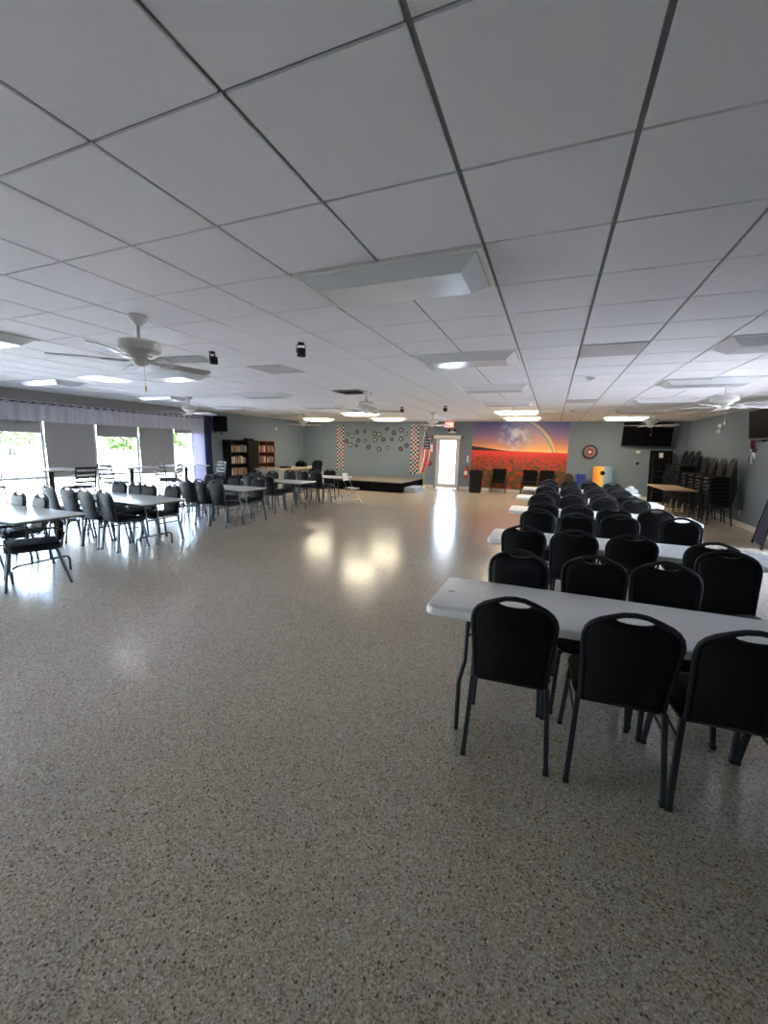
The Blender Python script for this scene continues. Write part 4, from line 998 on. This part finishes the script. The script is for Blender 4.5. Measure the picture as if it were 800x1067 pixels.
def car(x, y, m, label):
    t = thing('car', label, 'car', (x, y, -.16), 0)
    prof = [(-2.1, .30), (-2.12, .62), (-1.95, .86), (-1.15, .95), (-.55, 1.38), (.75, 1.42), (1.45, .98), (2.05, .86), (2.15, .55), (2.1, .30)]
    MB().loft([[(px, -.80, pz) for px, pz in prof], [(px, -.70 if pz > 1 else -.84, pz) for px, pz in prof], [(px, .70 if pz > 1 else .84, pz) for px, pz in prof], [(px, .80, pz) for px, pz in prof]][1:3]).build('body', m, t)
    for s in (-1, 1): MB().prism([(-.95, s*.775, 1.0), (-.45, s*.715, 1.32), (.65, s*.71, 1.35), (1.2, s*.775, 1.0)], (0, s*.06, 0)).build('window', M['screen'], t, smooth=False)
    for px in (-1.3, 1.35):
        for s in (-1, 1):
            wv = MB().cyl((px, s*.70, .32), (px, s*.88, .32), .32, n=24).build('wheel', M['tyre'], t); MB().cyl((px, s*.88, .32), (px, s*.89, .32), .19, n=16).build('hubcap', M['chrome'], wv)
    for s in (-1, 1): MB().rbox(2.08, 2.17, s*.55-.15, s*.55+.15, .62, .76, .03).build('headlight', M['lens'], t)
car(-22.5, 9.0, M['carred'], 'red car parked outside beyond the fence, at the left picture edge')
car(-22.5, 11.4, M['carblue'], 'dark blue car parked outside beyond the fence, beside the red one')
# patio set outside the far door
t = thing('patio_table', 'grey patio table on the terrace outside the far door', 'table', (-5.35, 22.0, -.03))
MB().lathe([(.02, .70), (.55, .705), (.56, .72), (.55, .735), (.02, .74)]).build('tabletop', M['patio'], t); MB().cyl((0, 0, .03), (0, 0, .70), .04).build('pole', M['patio'], t); MB().lathe([(.28, 0), (.28, .02), (.05, .05)]).build('base', M['patio'], t)
def make_pchair():
    t = thing('patio_chair', None, 'chair'); MB().rbox(-.24, .24, -.22, .24, .40, .44, .05).build('seat', M['patio'], t); MB().rbox(-.23, .23, -.27, -.23, .48, .92, .01).build('backrest', M['patio'], t)
    for sx in (-1, 1):
        MB().tube([(sx*.23, -.25, .92), (sx*.23, -.25, 0)], .015).build('leg', M['patio'], t); MB().tube([(sx*.25, -.25, .64), (sx*.25, .2, .64), (sx*.25, .24, 0)], .015).build('arm', M['patio'], t)
    return t
PC = Once(make_pchair)
PC((-6.25, 22.1, -.03), -PI/2, 'grey patio chair left of the terrace table', 'patio chairs'); PC((-4.5, 21.9, -.03), PI/2, 'grey patio chair right of the terrace table', 'patio chairs')

# ------------------------------------------------------------------ light
wd = bpy.data.worlds.new('World'); S.world = wd; wd.use_nodes = True; nt = wd.node_tree
bgn = nt.nodes['Background']; sk = nt.nodes.new('ShaderNodeTexSky'); sk.sky_type = 'NISHITA'; sk.sun_disc = False
sk.sun_elevation = math.radians(58); sk.sun_rotation = math.radians(150); sk.air_density = 1.0; sk.dust_density = 2.5; sk.altitude = 0
nt.links.new(sk.outputs[0], bgn.inputs[0]); bgn.inputs[1].default_value = 1.05
sl = bpy.data.lights.new('sun', 'SUN'); sl.energy = 13; sl.angle = math.radians(1); sl.color = (.96, .97, 1)
so = bpy.data.objects.new('sun', sl); COL.objects.link(so)
el, az = math.radians(64), math.radians(200)      # high sun from behind the building's near right side
so.rotation_euler = V((-math.cos(el)*math.sin(math.radians(25)), math.cos(el)*math.cos(math.radians(25)), -math.sin(el))).to_track_quat('-Z', 'Y').to_euler()
def portal(name, loc, rot, sx, sy_):
    l = bpy.data.lights.new(name, 'AREA'); l.shape = 'RECTANGLE'; l.size = sx; l.size_y = sy_; l.cycles.is_portal = True
    o = bpy.data.objects.new(name, l); COL.objects.link(o); o.location = loc; o.rotation_euler = rot
portal('window_portal', (XL-.16, (LY0+LY1)/2, 1.06), (PI/2, 0, -PI/2), LY1-LY0, 2.12)
portal('side_portal', (XR+.16, (RY0+RY1)/2, 1.05), (PI/2, 0, PI/2), RY1-RY0, 2.1)
portal('door_portal', ((DX0+DX1)/2, YF+.15, 1.05), (PI/2, 0, 0), .96, 2.1)

# ------------------------------------------------------------------ camera
cam = bpy.data.cameras.new('camera'); co = bpy.data.objects.new('camera', cam); COL.objects.link(co); S.camera = co
cam.sensor_fit = 'VERTICAL'; cam.sensor_height = 36; cam.lens = 427.24/1067*36; cam.clip_start = .05; cam.clip_end = 300
yaw, pitch, roll = -.3826, -.1573, .0234
f = V((math.sin(yaw)*math.cos(pitch), math.cos(yaw)*math.cos(pitch), math.sin(pitch))); r0 = V((math.cos(yaw), -math.sin(yaw), 0)); u0 = r0.cross(f)
r_ = math.cos(roll)*r0 + math.sin(roll)*u0; u_ = -math.sin(roll)*r0 + math.cos(roll)*u0
mw = Matrix((r_, u_, -f)).transposed().to_4x4(); mw.translation = (0, 0, 1.635); co.matrix_world = mw

S.view_settings.view_transform = 'Standard'; S.view_settings.look = 'None'; S.view_settings.gamma = 1; S.view_settings.use_curve_mapping = False
S.view_settings.exposure = 3.07
S.cycles.use_denoising = True; S.cycles.max_bounces = 10; S.cycles.diffuse_bounces = 6; S.cycles.glossy_bounces = 5; S.cycles.transparent_max_bounces = 16
S.cycles.caustics_reflective = False; S.cycles.caustics_refractive = False; S.cycles.sample_clamp_indirect = 6
